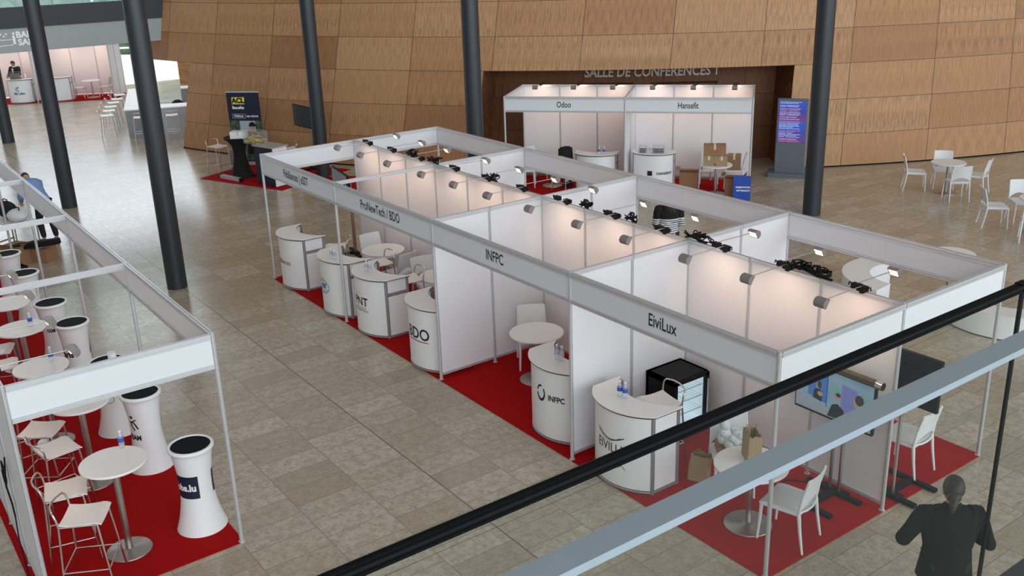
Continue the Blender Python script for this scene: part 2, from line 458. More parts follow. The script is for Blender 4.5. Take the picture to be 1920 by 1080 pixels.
drum_patch('wall_recess', RA - 0.004, RB + 0.004, [0, 1, 2, 3], 1.5, 'wood_shaded')
def quad_struct(name, pts, m, uvs=None):
    me = bpy.data.meshes.new(name); n = len(pts) // 2
    me.from_pydata(pts, [], [(i, i + 1, n + i + 1, n + i) for i in range(n - 1)])
    l = me.uv_layers.new(name='UVMap')
    for lp in me.loops:
        v = me.vertices[lp.vertex_index].co; l.data[lp.index].uv = (20.15 + 0.3 * lp.vertex_index / (2 * n), 1.05 + v.z / 0.93)
    me.materials.append(MT[m]); o = bpy.data.objects.new(name, me); COL.objects.link(o); o['kind'] = 'structure'; return o
ns = 12
tt = [RA + (RB - RA) * i / ns for i in range(ns + 1)]
quad_struct('ceiling_recess', [drum(t, 2.656) for t in tt] + [drum(t, 2.656, 1.5) for t in tt], 'wood_shaded')
tl = [-1.37 + (LJ + 1.37) * i / ns for i in range(ns + 1)]
quad_struct('ceiling_passage', [drum(t, 2.656) for t in tl] + [drum(t, 2.656, 0.5) for t in tl], 'wood')
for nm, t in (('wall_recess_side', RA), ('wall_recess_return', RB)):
    quad_struct(nm, [drum(t, 0.0), drum(t, 0.0, 1.5), drum(t, 2.656), drum(t, 2.656, 1.5)], 'wood_shaded')
quad_struct('wall_passage_side', [drum(LJ, 0.0), drum(LJ, 0.0, 0.5), drum(LJ, 2.656), drum(LJ, 2.656, 0.5)], 'wood')
quad_struct('wall_passage_end', [(-30.1, 8.15, 0), (-27.6, 10.6, 0), (-30.1, 8.15, 4.2), (-27.6, 10.6, 4.2)], 'wood')
b = MB()
for t0, t1 in ((LJ, RA), (RB, -0.05)):
    n = 40; pts = [drum(t0 + (t1 - t0) * i / n, 0.0, -0.005) for i in range(n + 1)]
    for i in range(n):
        a, c = pts[i], pts[i + 1]; b.add([(a.x, a.y, 0), (c.x, c.y, 0), (c.x, c.y, 0.035), (a.x, a.y, 0.035)], [(0, 1, 2, 3)])
struct('baseboard_drum', b, 'rubber')
# recess door frame and sign
b = MB()
for th, w in ((-0.80, 0.02), (-0.735, 0.02), (-0.715, 0.02), (-0.645, 0.02)):
    p = drum(th, 1.05, 1.46); b.box(p, (0.05, 0.05, 2.1), th)
for a, c in ((-0.80, -0.735), (-0.715, -0.645)):
    p, q = drum(a, 2.10, 1.46), drum(c, 2.10, 1.46); b.tube([p, q], 0.025, 4)
struct('door_conference', b, 'wood_shaded')
b = MB()
def on_recess(x, y):
    r = R0 - KS * 2.3 - 1.46; t = -0.7165 + x / r; return drum(t, 2.405 + y, 1.465)
text_on(b, 'SALLE DE CONFERENCES 1', 0.36, on_recess, 0.86, 0.008)
solo('wall_lettering', b, simple('brushed_letters', '#dcd5cc', 0.5), 'pale metal room name lettering on the dark wall of the conference recess', 'sign')

# mezzanine edge over the bar passage
MX = -15.75
b = MB(); b.box((MX - 0.2, -4.6, 4.27), (0.4, 16.8, 0.60)); struct('beam_gallery', b, 'beam')
b = MB(); b.box((MX - 0.22, -4.7, 3.62), (0.36, 16.6, 0.70)); struct('wall_gallery_band', b, 'signband')
b = MB(); b.box((MX - 0.45, -4.6, 4.05), (0.1, 16.5, 0.2)); struct('slab_gallery', b, 'beam')
gr = thing('gallery_balustrade', 'glass balustrade with pale rail on top of the dark gallery edge', 'balustrade', (MX - 0.15, 0, 4.57))
for y0, y1 in ((-6, -2.6), (-2.57, 0.2), (0.23, 3.7)):
    b = MB(); b.box((MX - 0.15, (y0 + y1) / 2, 5.07), (0.02, y1 - y0, 1.0)); part('pane', b, 'far_glass', gr, True)
b = MB(); b.box((MX - 0.15, -1.2, 5.6), (0.05, 9.8, 0.05)); part('rail', b, 'alu', gr, True)
# bar sign on the band
b = MB(); xf = MX - 0.035
f_ = lambda cy, cz: (lambda x, y: Vector((xf, cy + x, cz + y)))
text_on(b, 'BAR', 0.25, f_(-0.99, 3.77), 1.0, 0.008, 'LEFT'); text_on(b, 'SALLE', 0.25, f_(-0.96, 3.55), 1.0, 0.008, 'LEFT')
g = f_(-0.12, -0.09)
strip_on(b, [(-1.75, 3.86), (-1.55, 3.86), (-1.28, 3.74), (-1.02, 3.74), (-0.96, 3.79)], 0.018, g)
strip_on(b, [(-1.75, 3.60), (-1.45, 3.55), (-1.25, 3.58), (-1.02, 3.58), (-0.97, 3.64)], 0.018, g)
shape_on(b, [(-0.955, 3.60), (-0.905, 3.60), (-0.90, 3.78), (-0.92, 3.86), (-0.96, 3.86), (-0.985, 3.78)], g)
shape_on(b, [(-0.93 + 0.035 * math.cos(k * PI / 6), 3.91 + 0.035 * math.sin(k * PI / 6)) for k in range(12)], g)
for x, y in ((-1.28, 3.90), (-1.2, 3.84), (-1.13, 3.90)): shape_on(b, [(x - 0.035, y + 0.02), (x + 0.035, y + 0.035), (x, y - 0.03)], g)
solo('wayfinding_sign', b, simple('white_letters', '#f4f6f6', 0.5), 'white bar sign lettering with figure on the grey gallery band', 'sign')

# plaza outside the far end
b = MB(); b.box((-51.1, 12, -0.06), (38, 60, 0.04)); struct('ground_plaza', b, 'plaza')
b = MB(); rnd = random.Random(3)
for k in range(260):
    q_ = rnd.uniform(-9, 9); b.ball((-47.0 - 0.45 * q_ * -1 + rnd.uniform(-1.2, 0.2), 9.8 + 0.9 * q_, rnd.uniform(0.1, 4.2)), rnd.uniform(0.25, 0.7), 7, 5)
solo('hedge_foliage', b, 'leaf', 'green leafy trees in a line beyond the bright plaza', 'trees', kind='stuff')
fr = thing('plaza_railing', 'pale metal railing in front of the trees outside', 'railing', (-45.4, 9.4, 0))
fa = math.atan2(0.45, -0.9) 
for z in (0.10, 0.55):
    b = MB(); b.box((-45.4, 9.4, z), (0.06, 16, 0.10), math.atan2(-0.45, 0.9)); part('rail', b, 'white', fr, True)
for k in range(-5, 6):
    b = MB(); b.box((-45.4 + 0.67 * k, 9.4 + 1.34 * k, 0.3), (0.06, 0.06, 0.6)); part('post', b, 'white', fr, True)
b = MB(); b.cyl((-36.5, 8.5, -0.04), (-37.6, 8.9, 4.2), 0.22, 0.22, 16); struct('column_facade', b, simple('pale_facade_post', '#cfd6d8', 0.5))

# dark columns
for k, (x, y, r) in enumerate(((-0.78, -1.64, 0.185), (-8.8, -1.73, 0.185), (-19.85, -1.16, 0.2), (-7.4, 4.6, 0.19), (-1.0, 5.43, 0.19), (3.93, 11.07, 0.195))):
    b = MB(); b.cyl((x, y, 0), (x, y, 9), r, r, 40); struct('column_%d' % (k + 1), b, 'column')

# ------------------------------------------------------------------ balcony balustrade in front
GX = 16.262
bal = thing('balcony_balustrade', 'clear glass balcony balustrade with black cap strip and flat steel handrail', 'balustrade', (GX, -5, 3.93))
JY = -4.625
for y0, y1 in ((-9.5, JY - 0.006), (JY + 0.006, 1.5)):
    b = MB(); b.box((GX, (y0 + y1) / 2, 4.61), (0.016, y1 - y0, 1.36)); part('pane', b, 'rail_glass', bal, True, 'greenish clear glass pane')
b = MB(); b.box((GX, JY, 4.61), (0.007, 0.009, 1.36)); part('joint_seal', b, 'rubber', bal, True, 'black seal between two panes')
b = MB()
b.cyl((GX - 0.006, -9.5, 5.293), (GX - 0.006, JY - 0.01, 5.293), 0.0065, None, 8); b.cyl((GX + 0.006, -9.5, 5.293), (GX + 0.006, JY - 0.01, 5.293), 0.0065, None, 8)
b.box((GX, (-9.5 + JY) / 2, 5.287), (0.02, JY + 9.5 - 0.02, 0.008))
part('cap_strip', b, 'rubber', bal, True, 'black rubber strip along the glass edge')
b = MB(); b.box((GX, JY, 5.292), (0.024, 0.03, 0.016)); b.box((GX, (JY + 1.5) / 2, 5.292), (0.02, 1.5 - JY, 0.014)); part('cap_joint', b, 'rubber', bal, True)
b = MB(); b.box((16.399, -4, 5.2735), (0.046, 11, 0.013)); part('handrail', b, 'rail', bal, True, 'flat steel handrail')
for y in (-8.4, -1.0):
    b = MB(); b.tube([(16.399, y, 5.266), (16.39, y, 5.2), (16.27, y, 5.17)], 0.009, 8); part('bracket', b, 'steel', bal, True)
b = MB(); b.box((17.3, -4, 3.81), (2.8, 12, 0.24)); struct('slab_balcony', b, 'beam')

# ------------------------------------------------------------------ exhibition stands
H = 2.4255; DY = 1.9156
FZ = 2.055                                                     # underside of the name boards
def post_poly(r=0.023):
    out = []
    for k in range(8):
        a = k * PI / 4
        for da, rr in ((-0.30, r), (-0.12, r), (-0.10, r * 0.72), (0.10, r * 0.72), (0.12, r), (0.30, r)):
            out.append((rr * math.cos(a + da), rr * math.sin(a + da)))
    return out
PP = post_poly()
def post(x, y, par, z0=0.0, z1=H):
    b = MB(); b.prism([(x + p, y + q) for p, q in PP], z0, z1 + 0.004); b.cyl((x, y, z0), (x, y, z0 + 0.012), 0.035, None, 12)
    return part('post', b, 'alu', par, True)
def frame2(p, q):
    p, q = Vector((*p, 0)), Vector((*q, 0)); d = (q - p); L = d.length; d.normalize()
    return p, d, Vector((-d.y, d.x, 0)), L, math.atan2(d.y, d.x)
def rail_geo(b, p, q, z0, z1, t=0.036):
    """aluminium beam with a slot along its top and both faces"""
    p, d, n, L, a = frame2(p, q); h = z1 - z0; c = p + d * L / 2
    s = t / 2
    prof = [(-s, 0), (s, 0), (s, h * .42), (s * .6, h * .42), (s * .6, h * .58), (s, h * .58), (s, h), (s * .3, h), (s * .3, h - .012), (-s * .3, h - .012), (-s * .3, h), (-s, h), (-s, h * .58), (-s * .6, h * .58), (-s * .6, h * .42), (-s, h * .42)]
    m = len(prof); e0 = p + d * 0.022; e1 = p + d * (L - 0.022)
    vs = [e0 + n * u + Vector((0, 0, z0 + w)) for u, w in prof] + [e1 + n * u + Vector((0, 0, z0 + w)) for u, w in prof]
    b.add(vs, [tuple(range(m)), tuple(range(m, 2 * m))[::-1]] + [(i, m + i, m + (i + 1) % m, (i + 1) % m) for i in range(m)])
def beam(p, q, par, z0=H - 0.06, z1=H):
    b = MB(); rail_geo(b, p, q, z0, z1); return part('rail', b, 'alu', par, True)
def wall(p, q, par, n, z0=0.075, posts=True):
    """n white panels between p and q, a slim post between each pair"""
    P, d, nn, L, a = frame2(p, q)
    for i in range(n):
        s0, s1 = L * i / n, L * (i + 1) / n; A, B = P + d * s0, P + d * s1; c = (A + B) / 2
        b = MB(); b.box((c.x, c.y, (z0 + 0.03 + H - 0.05) / 2), (s1 - s0 - 0.04, 0.006, H - 0.08 - z0), a); part('wall_panel', b, 'panel', par, True)
        b = MB(); rail_geo(b, A[:2], B[:2], H - 0.055, H); part('rail', b, 'alu', par, True)
        b = MB(); rail_geo(b, A[:2], B[:2], z0, z0 + 0.035); part('rail', b, 'alu', par, True)
        if posts and i < n - 1: post(B.x, B.y, par)
def fascia(p, q, par, text=None, side=-1, size=0.2, m='fascia'):
    P, d, nn, L, a = frame2(p, q)
    b = MB(); rail_geo(b, p, q, H - 0.058, H, 0.044); part('rail', b, 'alu', par, True)
    b = MB(); rail_geo(b, p, q, FZ, FZ + 0.045, 0.044); part('rail', b, 'alu', par, True)
    nb = 2 if L > 2.5 else 1
    for k in range(nb):
        Lb = (L - 0.044) / nb; c = P + d * (0.022 + Lb * (k + 0.5)); b = MB(); b.box((c.x, c.y, (FZ + H) / 2), (Lb - 0.0012, 0.012, H - FZ - 0.09), a); fo = part('fascia_board', b, m, par, True)
    if text:
        c = P + d * L / 2 + nn * 0.0085 * side + Vector((0, 0, (FZ + H) / 2 - 0.005))
        b = MB(); dd = d if side < 0 else -d
        text_on(b, text, size, lambda x, y: c + dd * x + Vector((0, 0, y)), 0.72, 0.002)
        part('lettering', b, 'ink', fo, True)
def booth(label, c, group):
    return thing('exhibition_booth', label, 'exhibition booth', (c[0], c[1], 0), 0, group)
def carpet(poly, label, group=None):
    b = MB(); b.prism(poly, 0.001, 0.010)
    return solo('red_carpet', b, 'red', label, 'carpet', group)

Y0, Y1, Y2 = 0.0, DY, 2 * DY
G1 = 'white modular booths of the long centre block'
names = ['Pétillances | eSST', 'ProNewTech / BDO', 'INFPC', 'EiviLux']
lab_f = ['open corner booth at the far end of the centre block with a screen',
         'white aisle booth holding two counters, a round table and white chairs',
         'white aisle booth with ring logo counter, one table and bare red carpet',
         'white aisle booth with the black glass-door fridge in it']
lab_r = ['rear booth of the centre block behind the open corner booth with the screen',
         'rear booth of the centre block with white divider wall beside the dark column',
         'rear booth of the centre block where the person in stripes stands',
         'rear booth of the centre block looking out on the curved benches']
fb = []; rb = []
for k in range(4):
    x0, x1 = 3 * k, 3 * k + 3
    t = booth(lab_f[k], (x0 + 1.5, 0.96), G1); fb.append(t)
    post(x0, Y0, t)
    if k == 3: post(x1, Y0, t); post(x1, Y1, t)
    fascia((x0, Y0), (x1, Y0), t, names[k], -1)
    wall((x0, Y1), (x1, Y1), t, 3)
    post(x0, Y1, t)
    if k == 0: fascia((0, Y0), (0, Y1), t)
    elif k == 1: beam((3, Y0), (3, Y1), t)
    else: wall((x0, Y0), (x0, Y1), t, 2)
    if k == 3: fascia((12, Y0), (12, Y1), t)
for k in range(4):
    x0, x1 = 3 * k, 3 * k + 3
    t = booth(lab_r[k], (x0 + 1.5, 2.9), G1); rb.append(t)
    post(x0, Y2, t); fascia((x0, Y2), (x1, Y2), t)
    if k == 3: post(x1, Y2, t); fascia((12, Y1), (12, Y2), t)
    if k == 0: fascia((0, Y1), (0, Y2), t)
    else: wall((x0, Y1), (x0, Y2), t, 2)
carpet([(-0.03, -0.03), (12.03, -0.03), (12.03, Y2 + 0.03), (-0.03, Y2 + 0.03)], 'long red carpet under the centre block of white booths')

# stand along the aisle opposite
LY = -3.87; LB = -5.785; LX = [8.11, 5.12, 2.10, -0.98, -3.98]
G2 = 'white booths of the row with high tables'
lab_l = ['white end booth with high tables, bar stools and the navy logo pillar',
         'second white booth of the high table row behind the end booth',
         'third white booth of the high table row with a rail over the pillars',
         'last white booth of the high table row where the man bends over']
for k in range(4):
    x1, x0 = LX[k], LX[k + 1]
    t = booth(lab_l[k], ((x0 + x1) / 2, -4.8), G2)
    post(x1, LY, t); post(x1, LB, t); fascia((x0, LY), (x1, LY), t)
    wall((x0, LB), (x1, LB), t, 3)
    if k == 0: fascia((x1, LY), (x1, LB), t)
    else: beam((x1, LY), (x1, LB), t, H - 0.075)
    if k == 3: post(x0, LY, t); post(x0, LB, t); beam((x0, LY), (x0, LB), t, H - 0.075)
carpet([(-4.0, LB - 0.08), (8.17, LB - 0.08), (8.13, LY + 0.02), (-4.0, LY + 0.0)], 'red carpet under the row of high tables and white pillars')

# pair of booths in front of the conference recess
BA = Vector((-2.234, 7.135, 0)); BD = math.atan2(0.646, 0.763)
def bl(x, y, z=0.0): return BA + Vector((x * math.cos(BD) - y * math.sin(BD), x * math.sin(BD) + y * math.cos(BD), z))
G3 = 'pair of white booths before the wooden recess'
bw = 2.93
rear = []
for k, (nm, lb) in enumerate((('Odoo', 'white booth before the wooden recess with a plain counter and a black bag'), ('Hansefit', 'white booth before the wooden recess filled with stacked cardboard boxes'))):
    x0, x1 = bw * k, bw * k + bw
    c = bl(x0 + bw / 2, 1); t = booth(lb, (c.x, c.y), G3); rear.append(t)
    p = lambda x, y: tuple(bl(x, y)[:2])
    post(*p(x0, 0), t); post(*p(x0, 2.02), t); fascia(p(x0, 0), p(x1, 0), t, nm, -1)
    wall(p(x0, 2.02), p(x1, 2.02), t, 3)
    if k == 0: fascia(p(0, 0), p(0, 2.02), t)
    else:
        wall(p(x0, 0), p(x0, 2.02), t, 2); post(*p(x1, 0), t); post(*p(x1, 2.02), t); fascia(p(x1, 0), p(x1, 2.02), t)
carpet([tuple(bl(*q)[:2]) for q in ((-0.03, -0.03), (2 * bw + 0.03, -0.03), (2 * bw + 0.03, 2.05), (-0.03, 2.05))], 'red carpet under the pair of booths before the recess')

# booths under the gallery at the far end
FA = Vector((-27.45, 4.46, 0)); FD = math.atan2(0.875, 0.484)
def fl(x, y, z=0.0): return FA + Vector((x * math.cos(FD) - y * math.sin(FD), x * math.sin(FD) + y * math.cos(FD), z))
G4 = 'pink-lit white booths under the gallery'
for k, lb in enumerate(('far booth under the gallery with a small table and two chairs', 'far booth under the gallery where the man in the suit stands')):
    x1 = -3.2 * k; x0 = x1 - 3.2
    c = fl(x0 + 1.6, 1); t = booth(lb, (c.x, c.y), G4); p = lambda x, y: tuple(fl(x, y)[:2])
    post(*p(x1, 0), t); post(*p(x1, 1.9), t); wall(p(x0, 1.9), p(x1, 1.9), t, 3); wall(p(x1, 0), p(x1, 1.9), t, 2)
    beam(p(x0, 0), p(x1, 0), t)
    if k: post(*p(x0, 0), t); post(*p(x0, 1.9), t)
carpet([tuple(fl(*q)[:2]) for q in ((-6.5, -0.03), (0.03, -0.03), (0.03, 1.95), (-6.5, 1.95))], 'red carpet under the far booths below the gallery')
carpet([(-9.56, 1.88), (-6.62, 3.03), (-7.6, 5.55), (-10.6, 4.05)], 'red carpet under the black table and navy counter')
carpet([(-7.3, 4.5), (-5.9, 3.6), (-3.6, 5.9), (-5.2, 7.4)], 'red carpet behind the far end of the centre block')

# ------------------------------------------------------------------ lamps on arms
def make_lamp():
    t = thing('arm_spotlight', '', 'spotlight')
    b = MB(); b.box((0, 0, 0.025), (0.105, 0.065, 0.06)); b.box((0.0, 0.0, 0.0), (0.045, 0.05, 0.05)); b.tube([(0.05, 0, 0.03), (0.085, 0.01, 0.055), (0.10, 0.0, 0.02)], 0.008, 5); part('clamp', b, 'black', t)
    b = MB(); b.tube([(0, 0, 0.05), (0, -0.10, 0.055), (0, -0.62, 0.05)], 0.006, 6); part('arm', b, 'chrome', t)
    def hood(u, v):
        a = PI * (-0.42 + 1.17 * u)
        return (-0.064 + 0.128 * v, -0.668 - 0.06 * math.cos(a), 0.03 + 0.052 * math.sin(a))
    b = MB(); b.sheet(hood, 14, 2, 0.006)
    for sx in (-0.063, 0.063): b.add([(sx, -0.668 - 0.06 * math.cos(PI * (-0.42 + 1.17 * k / 12)), 0.03 + 0.052 * math.sin(PI * (-0.42 + 1.17 * k / 12))) for k in range(13)], [tuple(range(13))])
    hd = part('lamp_head', b, 'lamp_grey', t)
    b = MB(); b.add([(-0.052, -0.634, 0.055), (0.052, -0.634, 0.055), (0.052, -0.676, -0.012), (-0.052, -0.676, -0.012)], [(0, 1, 2, 3)]); b.box((0, -0.648, 0.026), (0.09, 0.01, 0.01))
    part('lens', b, 'lens', hd)
    return t
lamp = Maker(make_lamp)
sl = bpy.data.lights.new('spot_beam', 'SPOT'); sl.energy = 13; sl.color = (1.0, 0.70, 0.52); sl.spot_size = R(115); sl.spot_blend = 1.0; sl.shadow_soft_size = 0.05
def arm_lamp(x, y, z, rz, label, group, light=True, aim=0.75):
    o = lamp((x, y, z), rz, label, group)
    if light:
        l = bpy.data.objects.new('spot_beam', sl); COL.objects.link(l)
        d = Vector((math.sin(rz), -math.cos(rz), 0)); p = Vector((x, y, z)) + d * 0.645 + Vector((0, 0, -0.02))
        l.location = p; v = (-d * aim + Vector((0, 0, -0.62))).normalized()
        l.rotation_euler = v.to_track_quat('-Z', 'Y').to_euler()
    return o
ords = ['first', 'second', 'third', 'fourth', 'fifth', 'sixth', 'seventh', 'eighth', 'ninth', 'tenth', 'eleventh', 'twelfth']
for k, x in enumerate((0.72, 1.62, 2.6, 3.72, 4.68, 5.6, 6.62, 7.66, 8.6, 9.62, 10.55, 11.52)):
    arm_lamp(x, Y1 - 0.02, H + 0.01, 0, '%s arm lamp over the aisle booths counted from the fridge end' % ords[11 - k], 'arm lamps over the aisle booths')
for k, x in enumerate((0.46, 1.42, 2.3, 3.54, 4.5, 5.44, 6.35, 7.46, 8.45, 9.44, 10.43, 11.42)):
    arm_lamp(x, Y1 + 0.02, H + 0.0, PI, '%s arm lamp over the rear booths counted from the bench end' % ords[11 - k], 'arm lamps over the rear booths')
for k, x in enumerate((7.68, 6.7, 5.65, 4.72, 3.7, 2.6, 1.5)):
    arm_lamp(x, LB + 0.03, H - 0.02, PI, '%s arm lamp over the high tables counted from the end booth' % ords[k], 'arm lamps over the high tables')
for k in range(6):
    p = bl(0.48 + 0.985 * k, 2.0)
    arm_lamp(p.x, p.y, H, BD, '%s arm lamp before the wooden recess counted from the plain counter' % ords[k], 'arm lamps of the booths before the recess')
fsl = bpy.data.lights.new('far_beam', 'SPOT'); fsl.energy = 28; fsl.color = (1.0, 0.62, 0.45); fsl.spot_size = R(130); fsl.spot_blend = 1.0; fsl.shadow_soft_size = 0.05
for k, x in enumerate((-0.8, -2.3, -3.9, -5.6)):
    p = fl(x, 1.8)
    arm_lamp(p.x, p.y, H, FD, '%s arm lamp of the far booths under the gallery' % ords[k], 'arm lamps of the far booths', False)
    q = fl(x, 0.9); l = bpy.data.objects.new('far_beam', fsl); COL.objects.link(l); l.location = (q.x, q.y, 2.3)
    v = (fl(x, 1.9, 1.2) - l.location).normalized(); l.rotation_euler = v.to_track_quat('-Z', 'Y').to_euler()

# cable bundles on the spine wall
def bundle(x, L, n, label, seed):
    rn = random.Random(seed); b = MB()
    for k in range(n):
        a0 = rn.uniform(-L / 2, L / 2 - 0.1); pts = []
        w = rn.uniform(0.08, 0.22); h = rn.uniform(0.02, 0.09)
        for i in range(15):
            a = 2 * PI * i / 14; pts.append((x + a0 + w / 2 + w / 2 * math.cos(a), Y1 + 0.045 * math.sin(a + k) , H + 0.045 + h * (0.6 + 0.5 * math.sin(a * (1 + k % 2) + k))))
        b.tube(pts, 0.008, 5)
    b.tube([(x - L / 2, Y1, H + 0.018), (x - L / 6, Y1 + 0.01, H + 0.05), (x + L / 6, Y1 - 0.01, H + 0.02), (x + L / 2, Y1, H + 0.018)], 0.014, 6)
    return solo('cable_bundle', b, 'black', label, 'cables', 'cable bundles lying on the spine wall')
bundle(10.82, 0.62, 22, 'biggest tangle of black cable on the spine wall top', 1)
bundle(9.12, 0.36, 9, 'black cable coil on the spine wall near the striped jumper', 2)
bundle(6.99, 0.16, 6, 'small black cable knot on the spine wall near the bare carpet booth', 3)
bundle(2.95, 0.34, 10, 'black cable coil on the spine wall beside the crossing white rail', 4)
bundle(2.2, 0.22, 8, 'black cable coil on the spine wall nearer the screen on a pole', 5)
bundle(4.72, 0.26, 6, 'loose black cable loops on the spine wall by the round table booth', 6)
bundle(7.95, 0.2, 6, 'black adapter cable knot on the spine wall beside the bright divider', 7)

# ------------------------------------------------------------------ chairs
def make_chair():
    t = thing('plastic_chair', '', 'chair')
    b = MB(); b.sheet(lambda u, v: (-0.21 + 0.43 * u, (v - 0.5) * (0.42 + 0.03 * u), 0.452 - 0.012 * math.sin(PI * u) * math.sin(PI * v) - 0.02 * max(0, u - 0.85) / 0.15), 8, 8, 0.026)
    for p, q in (((-0.2, -0.205), (0.2, -0.215)), ((-0.2, 0.205), (0.2, 0.215)), ((0.205, -0.2), (0.205, 0.2)), ((-0.2, -0.2), (-0.2, 0.2))):
        b.tube([(p[0], p[1], 0.425), (q[0], q[1], 0.425)], 0.017, 6)
    part('seat', b, 'chair', t)
    def back(u, v):
        s = 2 * u - 1; z0 = 0.47 + 0.10 * (1 - s * s); z = z0 + (0.845 - z0) * v
        h = (z - 0.45) / 0.4
        return (-0.205 - 0.035 * h - 0.045 * h * h - 0.035 * (1 - s * s), s * (0.215 - 0.012 * h), z)
    b = MB(); b.sheet(back, 12, 6, 0.016)
    for s in (-1, 1): b.tube([(-0.205, s * 0.212, 0.43), (-0.23, s * 0.207, 0.62), (-0.285, s * 0.2, 0.835)], 0.014, 6)
    b.tube([(-0.21, -0.205, 0.455), (-0.245, -0.1, 0.452), (-0.255, 0, 0.45), (-0.245, 0.1, 0.452), (-0.21, 0.205, 0.455)], 0.013, 6)
    part('backrest', b, 'chair', t)
    for x, x2, sy in ((0.2, 0.225, -1), (0.2, 0.225, 1), (-0.205, -0.275, -1), (-0.205, -0.275, 1)):
        b = MB(); b.tube([(x, sy * 0.208, 0.44), (x + (x2 - x) * 0.35, sy * 0.213, 0.25), (x2, sy * 0.222, 0.0)], [0.022, 0.018, 0.013], 8); part('leg', b, 'chair', t)
    return t
chair = Maker(make_chair)
CH = [
 (4.17, 14.62, 38, 'pale plastic chair at the loose round table standing apart on the drum wall side', 'chairs around the loose round table'),
 (4.50, 15.26, -52, 'pale plastic chair behind the loose round table with its back to the drum wall', 'chairs around the loose round table'),
 (5.32, 14.47, 140, 'pale plastic chair before the loose round table showing its arched back', 'chairs around the loose round table'),
 (5.30, 15.30, -165, 'pale plastic chair seen side on beyond the arched-back chair at the loose table', 'chairs around the loose round table'),
 (7.02, 13.05, 44, 'pale plastic chair alone in the open floor before the cut-off table', 'chairs around the cut-off round table'),
 (7.22, 13.78, -42, 'pale plastic chair behind the round table cut off by the picture edge', 'chairs around the cut-off round table'),
 (8.05, 12.62, 120, 'pale plastic chair in front of the table cut off by the picture edge', 'chairs around the cut-off round table'),
 (11.67, 0.72, 194, 'white chair behind the glass seen side on before the kraft bag table', 'white chairs in the fridge booth'),
 (10.66, 0.98, -38, 'white chair piled with a white plastic bag behind the kraft bag table', 'white chairs in the fridge booth'),
 (11.62, 2.87, 184, 'white chair at the rear side of the spine wall by the red carpet corner', 'white chairs in the rear booths'),
 (6.44, 1.36, -32, 'white chair in the corner behind the bare round table of the ring logo booth', 'white chairs in the ring logo booth'),
 (7.72, 1.12, 175, 'white chair half hidden behind the ring logo counter', 'white chairs in the ring logo booth'),
 (1.42, 1.50, 0, 'white chair behind the round table near the screen pole', 'white chairs in the counter booths'),
 (2.42, 1.38, 192, 'white chair turned away at the round table behind the third counter', 'white chairs in the counter booths'),
 (3.32, 1.46, -8, 'white chair at the table half hidden behind the underlined logo counter', 'white chairs in the counter booths'),
]
for x, y, a, lb, g in CH: chair((x, y, 0.011 if 0 < x < 12.1 and -0.1 < y < 3.9 else 0), R(a), lb, g)
for (x, y), a, lb in (((0.30, 0.85), 10, 'white chair on the open side of the round table of the plain counter booth'), ((0.38, 1.55), -40, 'white chair in the rear corner of the plain counter booth')):
    p = bl(x, y, 0.011); chair(p, BD + R(a), lb, 'white chairs in the recess booths')
p = bl(4.86, 1.28, 0.011); chair(p, BD - PI / 2, 'white chair behind the round table loaded with cardboard boxes', 'white chairs in the recess booths')
p = bl(5.47, 1.32, 0.011); chair(p, BD + PI, 'white chair carrying a cardboard box beside the box-loaded table', 'white chairs in the recess booths')
for x, a, lb in ((-1.70, 0, 'white chair on the dark suit side of the small far table'), (-0.62, PI, 'white chair on the bright window side of the small far table')):
    p = fl(x, 0.95, 0.011); chair(p, FD + a, lb, 'white chairs in the far booth')

# ------------------------------------------------------------------ bar stools
def make_stool():
    t = thing('bar_stool', '', 'bar stool')
    b = MB(); b.sheet(lambda u, v: (-0.19 + 0.40 * u, (v - 0.5) * 0.40, 0.785 - 0.018 * math.sin(PI * min(1, u * 1.1)) - 0.05 * max(0, u - 0.82) ** 1.3 * 5 + 0.012 * (2 * v - 1) ** 2), 12, 8, 0.012); part('seat', b, 'seat', t)
    for x, x2, s in ((0.17, 0.235, -1), (0.17, 0.235, 1), (-0.19, -0.245, -1), (-0.19, -0.245, 1)):
        b = MB(); b.tube([(x, s * 0.20, 0.775), (x2, s * 0.235, 0.0)], 0.0105, 8); part('leg', b, 'chrome', t)
    b = MB(); b.tube([(0.17, -0.20, 0.772), (0.17, 0.20, 0.772)], 0.009, 6); b.tube([(-0.19, -0.20, 0.772), (-0.19, 0.20, 0.772)], 0.009, 6)
    for s in (-1, 1): b.tube([(0.17, s * 0.20, 0.772), (-0.19, s * 0.20, 0.772)], 0.009, 6)
    part('seat_frame', b, 'chrome', t)
    b = MB(); pts = [(-0.19, -0.20, 0.77), (-0.20, -0.205, 0.86), (-0.215, -0.205, 0.915), (-0.235, -0.185, 0.945), (-0.27, -0.1, 0.95), (-0.285, 0, 0.95), (-0.27, 0.1, 0.95), (-0.235, 0.185, 0.945), (-0.215, 0.205, 0.915), (-0.20, 0.205, 0.86), (-0.19, 0.20, 0.77)]
    b.tube(pts, 0.011, 8); part('backrest_loop', b, 'chrome', t)
    b = MB(); q = lambda x, s: (x, s * 0.222, 0.27)
    b.tube([q(0.21, -1), q(0.21, 1)], 0.009, 6); b.tube([q(0.21, -1), q(-0.225, -1)], 0.008, 6); b.tube([q(0.21, 1), q(-0.225, 1)], 0.008, 6); b.tube([q(-0.225, -1), q(-0.225, 1)], 0.008, 6)
    part('footrest', b, 'chrome', t)
    return t
stool = Maker(make_stool)
